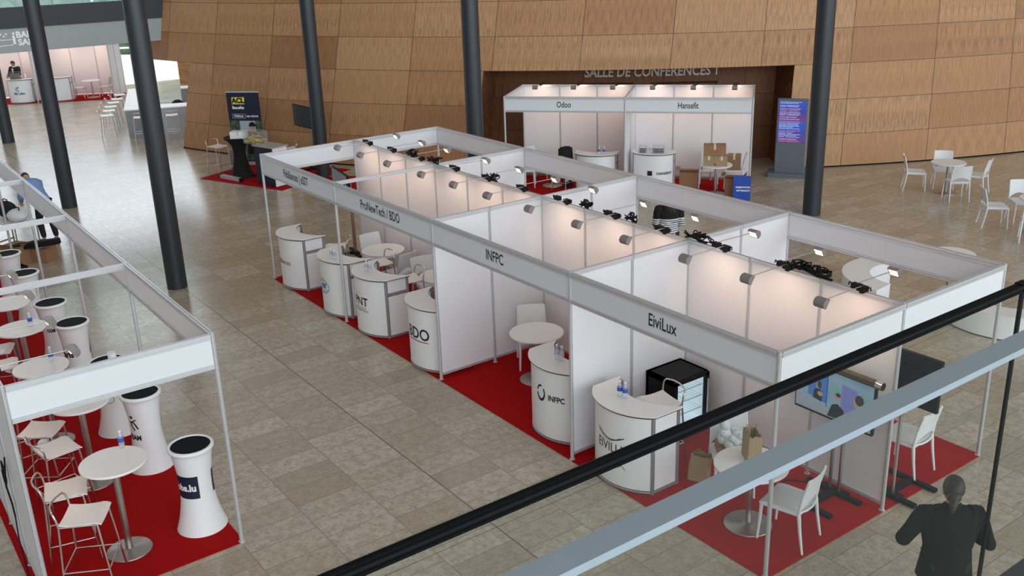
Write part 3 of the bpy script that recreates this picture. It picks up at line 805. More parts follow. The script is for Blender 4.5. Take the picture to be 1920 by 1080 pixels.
ST = [(7.86, -5.30, 62, 'white bar stool at the end high table standing nearest the booth post'), (7.22, -5.34, 78, 'white bar stool tucked behind the end high table towards the wall'),
      (6.20, -5.20, 100, 'white bar stool with low wire loop before the second high table'), (5.60, -5.24, 55, 'white bar stool turned towards the second high table pole'),
      (4.90, -5.24, 95, 'white bar stool between the second and third high tables'), (3.2, -5.25, 80, 'white bar stool beside the fourth high table'), (2.55, -5.2, 70, 'white bar stool behind the fourth high table by the wall')]
for x, y, a, lb in ST: stool((x, y, 0.011), R(a), lb, 'bar stools at the high tables')
SC = [(9.66, 0.80, -100, 'wire-back bar stool between the curved counter and the black fridge'), (3.78, 0.80, -100, 'wire-back bar stool behind the third curved counter'), (2.68, 0.86, -95, 'wire-back bar stool behind the cloud logo counter'),
      (1.32, 0.72, -120, 'wire-back bar stool behind the first curved counter at the open corner'), (5.10, 0.84, -90, 'wire-back bar stool behind the underlined logo counter')]
for x, y, a, lb in SC: stool((x, y, 0.011), R(a), lb, 'bar stools behind the curved counters')
for k, (x, y) in enumerate(((-17.95, 1.86), (-18.98, 2.2), (-19.9, 2.5), (-20.85, 2.86), (-21.7, 3.22), (-22.8, 3.62))):
    stool((x, y - 0.16, 0), R(75), '%s bar stool along the long side of the bar counted from its corner' % ords[k], 'bar stools along the bar')
for k, (x, y) in enumerate(((-16.72, 2.45), (-16.35, 3.4))):
    stool((x, y, 0), R(165), ('bar stool at the short bar front by the corner', 'bar stool at the short bar front beside the wooden jamb')[k], 'bar stools at the bar front')
stool((-9.75, 2.55, 0.011), R(20), 'pale wire bar stool beside the black cloth covered table', 'bar stools at the black table')
stool((-7.95, 3.9, 0.011), R(-110), 'wire-back bar stool behind the navy counter', 'bar stools at the navy counter')

# ------------------------------------------------------------------ tables
def table_maker(name, cat, r, h, base_r, top='top'):
    def mk():
        t = thing(name, '', cat)
        b = MB(); b.lathe([(r - 0.006, h - 0.028), (r, h - 0.022), (r, h - 0.004), (r - 0.004, h)], 48); part('tabletop', b, top, t)
        b = MB(); b.cyl((0, 0, 0.01), (0, 0, h - 0.028), 0.035 if h > 0.9 else 0.032, None, 20); b.cyl((0, 0, h - 0.045), (0, 0, h - 0.028), 0.12, None, 20); part('pole', b, 'steel', t)
        b = MB(); b.lathe([(base_r, 0.0), (base_r, 0.008), (base_r - 0.01, 0.012), (0.06, 0.018), (0.04, 0.03)], 40); part('base', b, 'steel', t)
        return t
    return Maker(mk)
high = table_maker('high_table', 'high table', 0.335, 1.07, 0.235)
for (x, y), lb in zip(((7.50, -4.88), (5.77, -4.80), (4.36, -4.93), (2.70, -4.85), (1.42, -4.80)), ('high round table with one bottle beside the navy logo pillar', 'second high round table from the end booth post', 'third high round table under the arm lamps', 'fourth high round table under the arm lamps', 'fifth high round table almost hidden at the picture edge')):
    high((x, y, 0.011), 0, lb, 'white high tables on the red carpet')
low = table_maker('round_table', 'table', 0.39, 0.735, 0.26)
for x, y, z, lb, g in ((6.90, 1.08, .011, 'bare white round table in the ring logo booth', 'white round tables of the centre block'), (1.92, 1.36, .011, 'white round table by the screen pole behind the third counter', 'white round tables of the centre block'),
                (11.27, 0.58, .011, 'white round table carrying the standing kraft bag', 'white round tables of the centre block'), (3.88, 1.40, .011, 'white round table half hidden by the underlined logo counter', 'white round tables of the centre block'),
                (4.83, 14.88, 0, 'round table in the open hall ringed by four pale chairs', 'loose round tables in the hall'), (7.85, 13.2, 0, 'round table in the open hall cut off by the picture edge', 'loose round tables in the hall'),
                (8.68, 8.62, 0, 'round table with disc foot beside the curved white benches', 'loose round tables in the hall'),):
    low((x, y, z), 0, lb, g)
p = bl(0.95, 1.0, 0.011); low(p, 0, 'white round table of the plain counter booth seen under the rear name board', 'round tables in the recess booths')
p = bl(5.06, 0.55, 0.011); low(p, 0, 'small white round table loaded with cardboard boxes before the recess', 'round tables in the recess booths')
p = fl(-1.15, 0.9, 0.011); low(p, 0, 'small white round table in the far booth under the gallery', 'round tables in the far booth')

# ------------------------------------------------------------------ curved reception counters
def arc_pts(cx, cy, r, a0, a1, n): return [(cx + r * math.cos(a0 + (a1 - a0) * i / n), cy + r * math.sin(a0 + (a1 - a0) * i / n)) for i in range(n + 1)]
AR = 0.634; AH = math.asin(0.48 / AR)                      # front arc: radius, half angle
def ctr_front(s, out=0.0, z=0.0):                          # s: distance along the arc from its middle
    a = -PI / 2 + s / AR; return Vector(((AR + out) * math.cos(a), -0.04 + AR + (AR + out) * math.sin(a), z))
def make_counter():
    t = thing('reception_counter', '', 'counter')
    b = MB(); n = 24
    b.sheet(lambda u, v: ctr_front((2 * u - 1) * AR * AH * 0.97, 0, 0.045 + 0.925 * v), n, 1, 0.012); part('front_panel', b, 'white', t)
    b = MB()
    for z in (0.02, 0.965): b.tube([ctr_front((2 * i / n - 1) * AR * AH * 0.98, 0.0, z) for i in range(n + 1)], 0.014, 6)
    part('curved_rail', b, 'alu_dark', t)
    for s in (-1, 1):
        b = MB(); b.box((s * 0.475, 0.38, 0.86), (0.012, 0.36, 0.20)); b.box((s * 0.475, 0.38, 0.37), (0.012, 0.36, 0.66)); part('side_panel', b, 'white', t)
        b = MB(); b.box((s * 0.475, 0.38, 0.735), (0.03, 0.36, 0.04)); b.box((s * 0.475, 0.38, 0.02), (0.03, 0.36, 0.03)); part('cross_rail', b, 'alu_dark', t)
        for y in (0.19, 0.575):
            b = MB(); b.prism([(s * 0.475 + 1.15 * p, y + 1.15 * q) for p, q in PP], 0, 0.972); part('post', b, 'alu_dark', t)
    out = [tuple(ctr_front(AR * (AH + 0.05) * (2 * i / 28 - 1), 0.04)[:2]) for i in range(29)]
    inner = arc_pts(0, 0.95, 0.62, math.atan2(-0.345, 0.515), math.atan2(-0.345, -0.515) , 24)
    poly = out + [(0.535, 0.605)] + inner + [(-0.535, 0.605)]
    def fan(z0, z1, ins):
        # strip between front arc and inner arc, as one solid top
        A = out; B = [(-0.535, 0.605)] + inner[::-1] + [(0.535, 0.605)]
        bb = MB(); m = len(A); Bs = []
        for i in range(m):
            f = i / (m - 1) * (len(B) - 1); k = min(int(f), len(B) - 2); w = f - k
            Bs.append((B[k][0] * (1 - w) + B[k + 1][0] * w, B[k][1] * (1 - w) + B[k + 1][1] * w))
        A = [(x * (1 - ins), y + ins * 0.4) for x, y in A]; Bs = [(x * (1 - ins), y - ins * 0.3) for x, y in Bs]
        vs = [(x, y, z0) for x, y in A + Bs] + [(x, y, z1) for x, y in A + Bs]; N = 2 * m; fs = []
        for i in range(m - 1): fs += [(i, i + 1, m + i + 1, m + i), (N + m + i, N + m + i + 1, N + i + 1, N + i)]
        bb.add(vs, fs); vs2 = vs; sd = []
        loop = list(range(m)) + list(range(2 * m - 1, m - 1, -1)); L = len(loop)
        bb.add(vs2, [(loop[i], loop[(i + 1) % L], N + loop[(i + 1) % L], N + loop[i]) for i in range(L)])
        return bb
    part('countertop', fan(0.988, 1.0, 0), 'top', t); part('top_edge', fan(0.974, 0.988, 0.012), 'edge', t)
    return t
counter = Maker(make_counter)
def c_logo(root, build, m='ink', name='logo'):
    b = MB(); build(b, lambda x, y: ctr_front(x, 0.009, y)); return part(name, b, m, root)
GC = 'curved white counters of the centre block'
C1 = counter((0.66, -0.02, 0.011), 0, 'first curved counter of the aisle at the open corner post', GC)
C2 = counter((2.46, -0.04, 0.011), 0, 'curved counter with the round blue cloud logo and two bottles', GC)
C3 = counter((3.66, 0.0, 0.011), 0, 'curved counter with a three-letter logo over a fine underline', GC)
C4 = counter((5.42, -0.02, 0.011), 0, 'curved counter with dark blue letters over a red line', GC)
C5 = counter((8.34, 0.10, 0.011), 0, 'curved counter with a dark broken ring logo', GC)
C6 = counter((9.72, 0.0, 0.011), 0, 'curved counter with swoosh logo partly behind the balcony glass', GC)
p = bl(2.18, 0.12, 0.011); C7 = counter(p, BD, 'plain curved counter with two bottles and a black bag beside it', 'curved counters before the recess')
p = bl(3.56, 0.36, 0.011); C8 = counter(p, BD, 'curved counter with a square emblem and small racks on top', 'curved counters before the recess')
p = fl(-3.9, 0.05, 0.011); C9 = counter(p, FD, 'far curved counter in front of the man in the suit', 'curved counters under the gallery')
p = fl(-2.35, 0.1, 0.011); C10 = counter(p, FD, 'far curved counter partly hidden by a dark column', 'curved counters under the gallery')
c_logo(C1, lambda b, f: text_on(b, 'Pétillances', 0.13, lambda x, y: f(x - 0.02, y + 0.51), 0.95))
def cloud(b, f):
    for dx, dy, r, a0, a1 in ((-0.11, 0.0, 0.075, 70, 290), (0.11, 0.0, 0.075, -110, 110), (-0.035, 0.055, 0.07, 20, 150), (0.055, 0.06, 0.06, 0, 150), (-0.035, -0.055, 0.07, 200, 330), (0.055, -0.055, 0.065, 200, 350)):
        strip_on(b, [(-0.06 + dx + r * math.cos(R(a0 + (a1 - a0) * i / 12)), 0.5 + dy + r * math.sin(R(a0 + (a1 - a0) * i / 12))) for i in range(13)], 0.012, f)
    text_on(b, 'eSST', 0.11, lambda x, y: f(x - 0.06, y + 0.5), 0.95, 0.006)
c_logo(C2, cloud, 'logo_blue')
def pnt(b, f):
    text_on(b, 'PNT', 0.20, lambda x, y: f(x + 0.02, y + 0.57), 1.0, 0.003)
    strip_on(b, [(-0.03 + 0.11 * math.cos(R(a)), 0.60 + 0.11 * math.sin(R(a))) for a in range(140, 40, -10)], 0.005, f)
    strip_on(b, [(-0.14, 0.465), (0.02, 0.465), (0.16, 0.465)], 0.007, f); text_on(b, 'PRONEWTECH', 0.055, lambda x, y: f(x + 0.01, y + 0.42), 1.05)
c_logo(C3, pnt)
def bdo(b, f): text_on(b, 'BDO', 0.25, lambda x, y: f(x + 0.06, y + 0.57), 0.95, 0.004)
l4 = c_logo(C4, bdo, 'navy')
b = MB(); strip_on(b, [(-0.17, 0.46), (0.0, 0.46), (0.28, 0.46)], 0.014, lambda x, y: ctr_front(x, 0.009, y)); part('logo_line', b, simple('crimson', '#8e1c3a', 0.5), C4)
def ring(b, f):
    c = lambda a, r: (-0.015 + r * 0.72 * math.cos(R(a)), 0.63 + r * math.sin(R(a)))
    for a0, a1 in ((75, 165), (185, 405)):
        for i in range(12):
            a, e = a0 + (a1 - a0) * i / 12, a0 + (a1 - a0) * (i + 1) / 12
            w = lambda q: 0.088 - 0.014 * (1 - math.sin(R(q))) / 2
            shape_on(b, [c(a, 0.112), c(e, 0.112), c(e, w(e)), c(a, w(a))], f)
    text_on(b, 'INFPC', 0.105, lambda x, y: f(x + 0.235, y + 0.60), 0.85, 0.003)
c_logo(C5, ring)
def swoosh(b, f):
    text_on(b, 'EIVILUX', 0.17, lambda x, y: f(x + 0.05, y + 0.50), 0.85, 0.0)
    strip_on(b, [(-0.20 + 0.42 * i / 14, 0.68 - 0.075 * math.sin(PI * i / 14 * 0.95) ) for i in range(15)], 0.012, f)
    strip_on(b, [(-0.19 + 0.36 * i / 14, 0.655 - 0.07 * math.sin(PI * i / 14)) for i in range(15)], 0.006, f)
    strip_on(b, [(0.16, 0.34), (0.24, 0.27)], 0.007, f); strip_on(b, [(0.22, 0.36), (0.15, 0.28)], 0.004, f)
c_logo(C6, swoosh)
def hans(b, f):
    shape_on(b, [f_ for f_ in ((-0.12, 0.47), (0.0, 0.47), (0.0, 0.59), (-0.12, 0.59))], f); text_on(b, 'HANSEFIT', 0.085, lambda x, y: f(x + 0.30, y + 0.52), 1.05, 0.003)
c_logo(C8, hans)
def fl_logo(b, f):
    strip_on(b, [(-0.05 + 0.07 * math.cos(R(a)), 0.60 + 0.07 * math.sin(R(a))) for a in range(60, 330, 20)], 0.03, f); strip_on(b, [(-0.05, 0.6), (0.0, 0.72)], 0.03, f)
    text_on(b, 'My Labo', 0.13, lambda x, y: f(x - 0.0, y + 0.42), 1.0, 0.006)
c_logo(C9, fl_logo, 'logo_blue')

# ------------------------------------------------------------------ water bottles
def bottle_maker(lab):
    def mk():
        t = thing('water_bottle', '', 'bottle')
        b = MB(); b.lathe([(0.026, 0.0), (0.031, 0.006), (0.031, 0.05), (0.029, 0.055), (0.031, 0.06), (0.031, 0.125), (0.024, 0.155), (0.013, 0.178), (0.013, 0.188)], 16); part('body', b, 'bottle', t)
        b = MB(); b.lathe([(0.0325, 0.075), (0.0325, 0.12)], 16); part('label', b, lab, t)
        b = MB(); b.cyl((0, 0, 0.185), (0, 0, 0.202), 0.015, None, 12); part('cap', b, 'white', t)
        return t
    return Maker(mk)
bot = bottle_maker('label'); botb = bottle_maker('label_blue')
GB = 'small water bottles on the counters'
for x, y, mk, lb in ((9.60, 0.23, botb, 'blue labelled bottle on the swoosh logo counter, farther from its tip'), (9.675, 0.245, botb, 'blue labelled bottle on the swoosh logo counter, nearer its tip'),
                     (8.31, 0.33, bot, 'water bottle on the ring logo counter on the table side'), (8.385, 0.35, bot, 'water bottle on the ring logo counter on the wall side'),
                     (2.55, 0.04, bot, 'water bottle on the cloud logo counter on the corner side'), (2.64, 0.06, bot, 'water bottle on the cloud logo counter on the table side'),
                     (3.57, 0.17, bot, 'water bottle on the three-letter logo counter on the corner side'), (3.65, 0.18, bot, 'water bottle on the three-letter logo counter on the divider side')):
    mk((x, y, 1.0115), 0, lb, GB)
for x, y, lb in ((7.26, -4.72, 'water bottle on the end high table beside the navy logo pillar'), (5.62, -4.72, 'water bottle on the second high table from the end'), (4.28, -4.78, 'water bottle on the third high table from the end'), (2.72, -4.72, 'water bottle on the fourth high table from the end')):
    botb((x, y, 1.0815), 0, lb, 'small water bottles on the high tables')
for x, lb in ((2.28, 'water bottle on the plain counter on the bag side'), (2.40, 'water bottle on the plain counter on the divider side')):
    p = bl(x, 0.22, 1.0115); botb(p, 0, lb, 'water bottles before the recess')
for x, lb in ((3.42, 'water bottle between the small racks on the square emblem counter'), (3.50, 'water bottle beside the wider rack on the square emblem counter')):
    p = bl(x, 0.48, 1.0115); bot(p, 0, lb, 'water bottles before the recess')

# ------------------------------------------------------------------ white waisted pillars along the aisle
def pod_r(z): return 0.178 + 0.055 * ((z - 0.52) / 0.48) ** 2 * (1.0 if z > 0.52 else 1.45)
def make_pillar():
    t = thing('waisted_pillar', '', 'display pillar')
    b = MB(); prof = [(pod_r(z), z) for z in [0.0, 0.01] + [0.05 * k for k in range(1, 20)]] + [(0.226, 0.955), (0.243, 0.965), (0.245, 0.985), (0.236, 1.0), (0.212, 1.0), (0.21, 0.985)]
    b.lathe(prof, 40); part('body', b, 'white', t)
    b = MB(); b.cyl((0, 0, 0.984), (0, 0, 0.9895), 0.211, None, 40); part('top_disc', b, 'gloss_black', t)
    return t
pillar = Maker(make_pillar)
def pod_fn(a0): return lambda x, y: Vector(((pod_r(y) + 0.003) * math.cos(a0 + x / 0.19), (pod_r(y) + 0.003) * math.sin(a0 + x / 0.19), y))
PL = [((7.52, -4.09), 'white waisted pillar with a navy square beside the end booth post'), ((5.80, -4.12), 'white waisted pillar with a leaping figure logo'), ((4.55, -4.17), 'white waisted pillar with a ring sign and a paper roll on top'),
      ((2.72, -4.19), 'white waisted pillar with big dark letters near its waist'), ((1.60, -4.24), 'white waisted pillar with small letters, fifth from the end post'), ((-0.28, -4.26), 'white waisted pillar just before the cardboard boxes'), ((-1.72, -4.27), 'white waisted pillar at the picture edge near the bending man')]
PO = [pillar((x, y, 0.011), 0, lb, 'white waisted pillars with black tops') for (x, y), lb in PL]
def pod_art(k, a, build, m='ink', name='logo'):
    b = MB(); build(b, pod_fn(a)); part(name, b, m, PO[k])
def patch(b, f, x0, x1, y0, y1, n=8, mrow=4):
    for i in range(n):
        for j in range(mrow):
            a, c = x0 + (x1 - x0) * i / n, x0 + (x1 - x0) * (i + 1) / n; e, g_ = y0 + (y1 - y0) * j / mrow, y0 + (y1 - y0) * (j + 1) / mrow
            shape_on(b, [(a, e), (c, e), (c, g_), (a, g_)], f)
va = math.atan2(-2.6, 9.7)
pod_art(0, va, lambda b, f: patch(b, f, -0.30, 0.02, 0.43, 0.70), 'navy', 'logo_square')
b = MB(); text_on(b, 'jobs.lu', 0.115, lambda x, y: (lambda q: q * 1.0)(Vector(((pod_r(y + 0.56) + 0.006) * math.cos(va + (x - 0.15) / 0.19), (pod_r(y + 0.56) + 0.006) * math.sin(va + (x - 0.15) / 0.19), y + 0.56))), 0.95, 0.005); part('lettering', b, 'white', PO[0])
pod_art(0, va + 1.75, lambda b, f: patch(b, f, -0.12, 0.16, 0.43, 0.70), 'navy', 'logo_square')
def fig(b, f):
    shape_on(b, [(-0.16 + 0.022 * math.cos(k * PI / 5), 0.74 + 0.022 * math.sin(k * PI / 5)) for k in range(10)], f)
    strip_on(b, [(-0.20, 0.665), (-0.15, 0.68), (-0.12, 0.64), (-0.09, 0.585)], 0.022, f); strip_on(b, [(-0.17, 0.67), (-0.18, 0.62), (-0.14, 0.56)], 0.022, f); strip_on(b, [(-0.15, 0.68), (-0.10, 0.71)], 0.014, f)
    text_on(b, 'TEAM', 0.085, lambda x, y: f(x - 0.17, y + 0.46), 0.95, 0.004)
pod_art(1, va, fig)
def circ(b, f):
    strip_on(b, [(-0.05 + 0.055 * math.cos(R(a)), 0.52 + 0.055 * math.sin(R(a))) for a in range(0, 361, 15)], 0.006, f)
    text_on(b, 'O', 0.11, lambda x, y: f(x - 0.17, y + 0.52), 1.0)
pod_art(2, va, circ)
pod_art(3, va, lambda b, f: text_on(b, 'Paris', 0.13, lambda x, y: f(x - 0.16, y + 0.55), 0.95, 0.005))
pod_art(3, va + 1.5, lambda b, f: text_on(b, 'A', 0.13, lambda x, y: f(x, y + 0.55), 0.95, 0.005))
pod_art(4, va, lambda b, f: text_on(b, 'cos', 0.10, lambda x, y: f(x - 0.05, y + 0.60), 0.95, 0.004))
pod_art(5, va + 0.4, lambda b, f: [text_on(b, c, 0.05, lambda x, y: f(x + 0.1, y + 0.82 - 0.05 * i), 1.0, 0.002) for i, c in enumerate('letzi')])
b = MB(); b.lathe([(0.0535, 0), (0.055, 0.0), (0.055, 0.12), (0.02, 0.12), (0.02, 0.0)], 20, (4.58, -4.11, 0.0)); solo('paper_roll', b, 'white', 'white paper roll standing on the ring sign pillar', 'paper roll', loc=(0, 0, 1.002))

# ------------------------------------------------------------------ screens on poles
def screen(name, label, c, rz, w, h, base, pic=None, cat='television', pole_z=None, feet=True, group=None):
    """c: centre of the panel, base: floor point of the pole; faces local -y"""
    t = thing(name, label, cat, (base[0], base[1], base[2] if len(base) > 2 else 0.011), 0, group)
    T = Matrix.Translation(c) @ Matrix.Rotation(rz, 4, 'Z')
    b = MB(); b.box((0, 0.02, 0), (w, 0.045, h), T=T); b.box((0, 0.055, -0.03), (w * 0.6, 0.03, h * 0.6), T=T); bz = part('screen_body', b, 'black', t, True)
    b = MB(); b.box((0, -0.0045, 0.006), (w - 0.03, 0.003, h - 0.04), T=T); part('screen_glass', b, 'screen_off' if pic is None else pic, bz, True)
    for dx in (-0.06, 0.06):
        b = MB(); p = Vector((base[0], base[1], 0)) + Matrix.Rotation(rz, 3, 'Z') @ Vector((dx, 0.0, 0)); b.cyl((p.x, p.y, 0.05), (p.x, p.y, c[2] + h * 0.15), 0.02, None, 12); part('pole', b, 'steel', t, True)
    b = MB(); TB = Matrix.Translation((base[0], base[1], 0)) @ Matrix.Rotation(rz, 4, 'Z')
    d = (Vector(c) - Vector((base[0], base[1], c[2]))).length
    b.tube([TB @ Vector((0, 0, c[2])), T @ Vector((0, 0.06, 0))], 0.025, 8); part('mount_arm', b, 'black', t, True)
    b = MB(); b.box((0, 0, 0.045), (0.34, 0.10, 0.05), T=TB); b.box((0, -0.24, 0.045), (0.09, 0.46, 0.04), T=TB); b.box((0, -0.46, 0.032), (0.62, 0.06, 0.04), T=TB); b.box((0, 0.0, 0.032), (0.70, 0.06, 0.04), T=TB)
    part('stand_base', b, 'black', t, True)
    return t, bz, T
def call_mat():
    b = NB('screen_picture_bg'); g = b.n('ShaderNodeTexCoord'); sp = b.n('ShaderNodeSeparateXYZ'); b.l(g.outputs['Object'], sp.inputs[0])
    f = b.noise(g.outputs['Object'], 2.2, 2); c = b.ramp(f, [(0.3, lin('#5c7690')), (0.5, lin('#7592a8')), (0.7, lin('#849ea6'))])
    b.l(c, b.b.inputs['Emission Color']); b.b.inputs['Emission Strength'].default_value = 0.30; b.l(c, b.b.inputs['Base Color']); b.b.inputs['Roughness'].default_value = 0.2
    return b.m
MT['call'] = call_mat()
for nm, hx in (('pic_blue', '#3f6fb0'), ('pic_violet', '#6f79b8'), ('pic_dark', '#22242c'), ('pic_skin', '#a58d7c'), ('pic_green', '#6f9f9a'), ('pic_grey', '#8f9aa6'), ('pic_hair', '#37322e'), ('pic_white', '#cfd9e6')):
    MT[nm] = emit(nm, hx, 0.22)
t, bz, T = screen('meeting_screen', 'wide screen showing seated people on a double pole stand behind the glass', (11.42, 1.70, 1.235), R(0), 1.0, 0.575, (11.46, 1.80), 'call')
def pic(m, polys, lift=0.0065):
    b = MB()
    for pl in polys: b.add([T @ Vector((x, -lift, z)) for x, z in pl], [tuple(range(len(pl)))])
    part('picture', b, m, bz, True)
el = lambda x, z, a, c, n=14: [(x + a * math.cos(2 * PI * i / n), z + c * math.sin(2 * PI * i / n)) for i in range(n)]
pic('pic_blue', [[(-0.33, -0.08), (-0.08, -0.12), (-0.08, 0.20), (-0.33, 0.22)], [(-0.09, -0.2), (-0.075, -0.2), (-0.075, 0.24), (-0.09, 0.24)]])
pic('pic_violet', [[(0.10, -0.22), (0.30, -0.24), (0.30, 0.16), (0.10, 0.18)], [(-0.47, 0.1), (-0.36, 0.1), (-0.36, 0.25), (-0.47, 0.25)]])
pic('pic_green', [[(0.33, -0.05), (0.47, -0.05), (0.47, 0.12), (0.33, 0.15)], [(-0.04, 0.05), (0.08, 0.03), (0.08, 0.12), (-0.04, 0.14)]])
pic('pic_grey', [[(-0.48, -0.26), (0.1, -0.26), (-0.05, -0.17), (-0.30, -0.10), (-0.48, -0.08)]], 0.0072)
pic('pic_dark', [[(-0.26, -0.10), (-0.14, -0.12), (-0.15, 0.0), (-0.20, 0.03), (-0.25, 0.0)], [(-0.06, -0.25), (0.17, -0.25), (0.14, -0.12), (0.06, -0.07), (-0.01, -0.10)], [(0.2, -0.25), (0.42, -0.25), (0.38, -0.14), (0.28, -0.10)]], 0.008)
pic('pic_skin', [el(-0.2, 0.06, 0.028, 0.04), el(0.06, 0.0, 0.03, 0.048), el(0.30, 0.03, 0.045, 0.075), el(-0.17, -0.03, 0.035, 0.028)], 0.0085)
pic('pic_hair', [el(-0.185, 0.075, 0.026, 0.045), el(0.062, 0.035, 0.033, 0.024), el(0.325, 0.065, 0.055, 0.06)], 0.009)
b = MB(); b.box((0, 0.0, 0.325), (1.02, 0.08, 0.05), T=T); part('top_bar', b, simple('bronze_bar', '#5b5138', 0.4, 0.5), bz, True, 'bronze bar along the top')
b = MB(); b.cyl(T @ Vector((0.5, 0.0, 0.32)), T @ Vector((0.58, 0.0, 0.32)), 0.045, None, 20); b.cyl(T @ Vector((0.62, 0.05, 0.10)), T @ Vector((0.80, 0.05, 0.10)), 0.04, None, 20); part('chrome_tube', b, 'chrome', bz, True, 'chrome cylinder at the end')
screen('rear_screen', 'dark screen seen from its back on a stand behind the spine wall end', (11.90, 2.12, 1.56), PI, 0.98, 0.58, (11.86, 2.22))
b = MB(); b.tube([(11.2, 1.25, 0.018), (11.0, 1.35, 0.018), (10.95, 1.6, 0.018), (11.2, 1.8, 0.018), (11.46, 1.76, 0.03)], 0.008, 6); solo('power_cable', b, 'black', 'dark power cable looping on the red carpet under the meeting screen', 'cable')
screen('corner_screen', 'dark screen on a pole at the open corner of the centre block', (-0.42, 1.74, 1.46), R(-10.6), 1.08, 0.60, (-0.36, 1.92, 0.0))
screen('wall_side_screen', 'black screen on a tall pole beside a dark column near the drum wall', (-8.63, 4.72, 1.475), R(4), 1.15, 0.60, (-8.35, 4.82, 0.0))

# ------------------------------------------------------------------ glass door fridge
f = thing('glass_door_fridge', 'small black fridge with lit glass door and empty wire shelves', 'fridge', (9.26, 1.50, 0.011))
w_, d_, h_ = 0.48, 0.60, 0.84
b = MB()
b.box((0, 0, h_ - 0.03), (w_, d_, 0.06)); b.box((0, 0, 0.07), (w_, d_, 0.14)); b.box((-w_ / 2 + 0.02, 0, h_ / 2), (0.04, d_, h_)); b.box((0, -d_ / 2 + 0.02, h_ / 2), (w_, 0.04, h_)); b.box((0, d_ / 2 - 0.02, h_ / 2), (w_, 0.04, h_))
part('cabinet', b, 'black', f)
b = MB(); b.box((-w_ / 2 + 0.045, 0, 0.46), (0.01, d_ - 0.08, 0.64)); b.box((0, -d_ / 2 + 0.045, 0.46), (w_ - 0.06, 0.008, 0.64)); b.box((0, d_ / 2 - 0.045, 0.46), (w_ - 0.06, 0.008, 0.64)); b.box((0, 0, 0.775), (w_ - 0.06, d_ - 0.09, 0.008)); b.box((0, 0, 0.145), (w_ - 0.06, d_ - 0.09, 0.008)); part('liner', b, 'cool_light', f, label='pale lit inside')
for z in (0.33, 0.50, 0.65):
    b = MB()
    for k in range(10): b.tube([(-0.19, -0.24 + 0.48 * k / 9, z), (0.2, -0.24 + 0.48 * k / 9, z)], 0.003, 5)
    for x in (-0.19, 0.2): b.tube([(x, -0.25, z), (x, 0.25, z)], 0.005, 5)
    part('wire_shelf', b, 'chrome', f)
b = MB()
for y in (-d_ / 2 + 0.025, d_ / 2 - 0.025): b.box((w_ / 2 + 0.015, y, 0.47), (0.03, 0.05, 0.72))
for z in (0.13, 0.81): b.box((w_ / 2 + 0.015, 0, z), (0.03, d_, 0.045))
dr = part('door', b, 'black', f)
b = MB(); b.box((w_ / 2 + 0.015, 0, 0.47), (0.008, d_ - 0.1, 0.64)); part('door_glass', b, 'fridge_glass', dr)
b = MB(); b.box((w_ / 2 + 0.045, d_ / 2 - 0.03, 0.5), (0.03, 0.02, 0.5)); part('handle', b, 'steel', dr)
for x, y in ((-0.2, -0.26), (0.2, -0.26), (-0.2, 0.26), (0.2, 0.26)):
    b = MB(); b.cyl((x, y, 0), (x, y, 0.01), 0.02, None, 10); part('foot', b, 'black', f)

# ------------------------------------------------------------------ bags and boxes
def paper_bag(w, d, h, lean, seed, handles=True):
    rn = random.Random(seed); b = MB(); n = 12; rows = []
    ring = []
    for i in range(4 * n):
        s, u = divmod(i, n); u /= n
        p = [(-1 + 2 * u, -1), (1, -1 + 2 * u), (1 - 2 * u, 1), (-1, 1 - 2 * u)][s]; ring.append(p)
    for j in range(9):
        v = j / 8; row = []
        for (px, py) in ring:
            k = 1 - 0.25 * v ** 1.5 * (abs(px) < 0.98 and 1 or 0.3)
            row.append((px * w / 2 * (1 - 0.06 * v) + lean * v * v + rn.uniform(-.006, .006) * v, py * d / 2 * k + rn.uniform(-.008, .008) * v, h * v + (rn.uniform(-.015, .012) if j == 8 else 0)))
        rows.append(row)
    m = 4 * n; vs = [p for r in rows for p in r]
    fs = [(j * m + i, j * m + (i + 1) % m, (j + 1) * m + (i + 1) % m, (j + 1) * m + i) for j in range(8) for i in range(m)]
    b.add(vs, fs, True); b.add(rows[0], [tuple(range(m))])
    inner = [(x * 0.97, y * 0.95, z - 0.001) for x, y, z in rows[-1]]; low_ = [(x * 0.9, y * 0.8, z - h * 0.35) for x, y, z in rows[-1]]
    b.add(inner + low_, [(i, m + i, m + (i + 1) % m, (i + 1) % m) for i in range(m)], True); b.add(low_, [tuple(range(m))])
    return b
t = thing('paper_bag', 'crumpled brown kraft bag standing on the round table behind the glass', 'paper bag', (11.20, 0.66, 0.747), R(-35))
part('bag', paper_bag(0.26, 0.15, 0.32, 0.01, 4), 'kraft', t)
for y in (-0.05, 0.05):
    b = MB(); b.tube([(-0.06, y, 0.31), (-0.055, y, 0.37), (0, y, 0.40), (0.055, y, 0.37), (0.06, y, 0.31)], 0.005, 6); part('handle', b, 'kraft', t)
t = thing('paper_bag', 'brown kraft bag on the red carpet behind the swoosh logo counter', 'paper bag', (10.30, 0.84, 0.011), R(25))
part('bag', paper_bag(0.24, 0.13, 0.34, 0.03, 9), 'kraft', t)
b = MB(); b.tube([(-0.05, 0.0, 0.33), (-0.04, 0.0, 0.38), (0, 0, 0.395), (0.05, 0, 0.36)], 0.004, 6); part('handle', b, 'kraft', t)
rn = random.Random(5); b = MB()
for k in range(14): b.ball((rn.uniform(-.10, .10), rn.uniform(-.10, .10), 0.05 + rn.uniform(0, .10)), rn.uniform(0.04, 0.07), 10, 7)
for k in range(5): b.ball((rn.uniform(-.12, -.02), rn.uniform(-.08, .0), 0.17 + rn.uniform(0, .10)), (0.05, 0.06, 0.07), 10, 7)
solo('plastic_bag', b, 'foil', 'white translucent plastic bag of cups heaped on the chair', 'plastic bag', loc=(10.67, 0.97, 0.565))
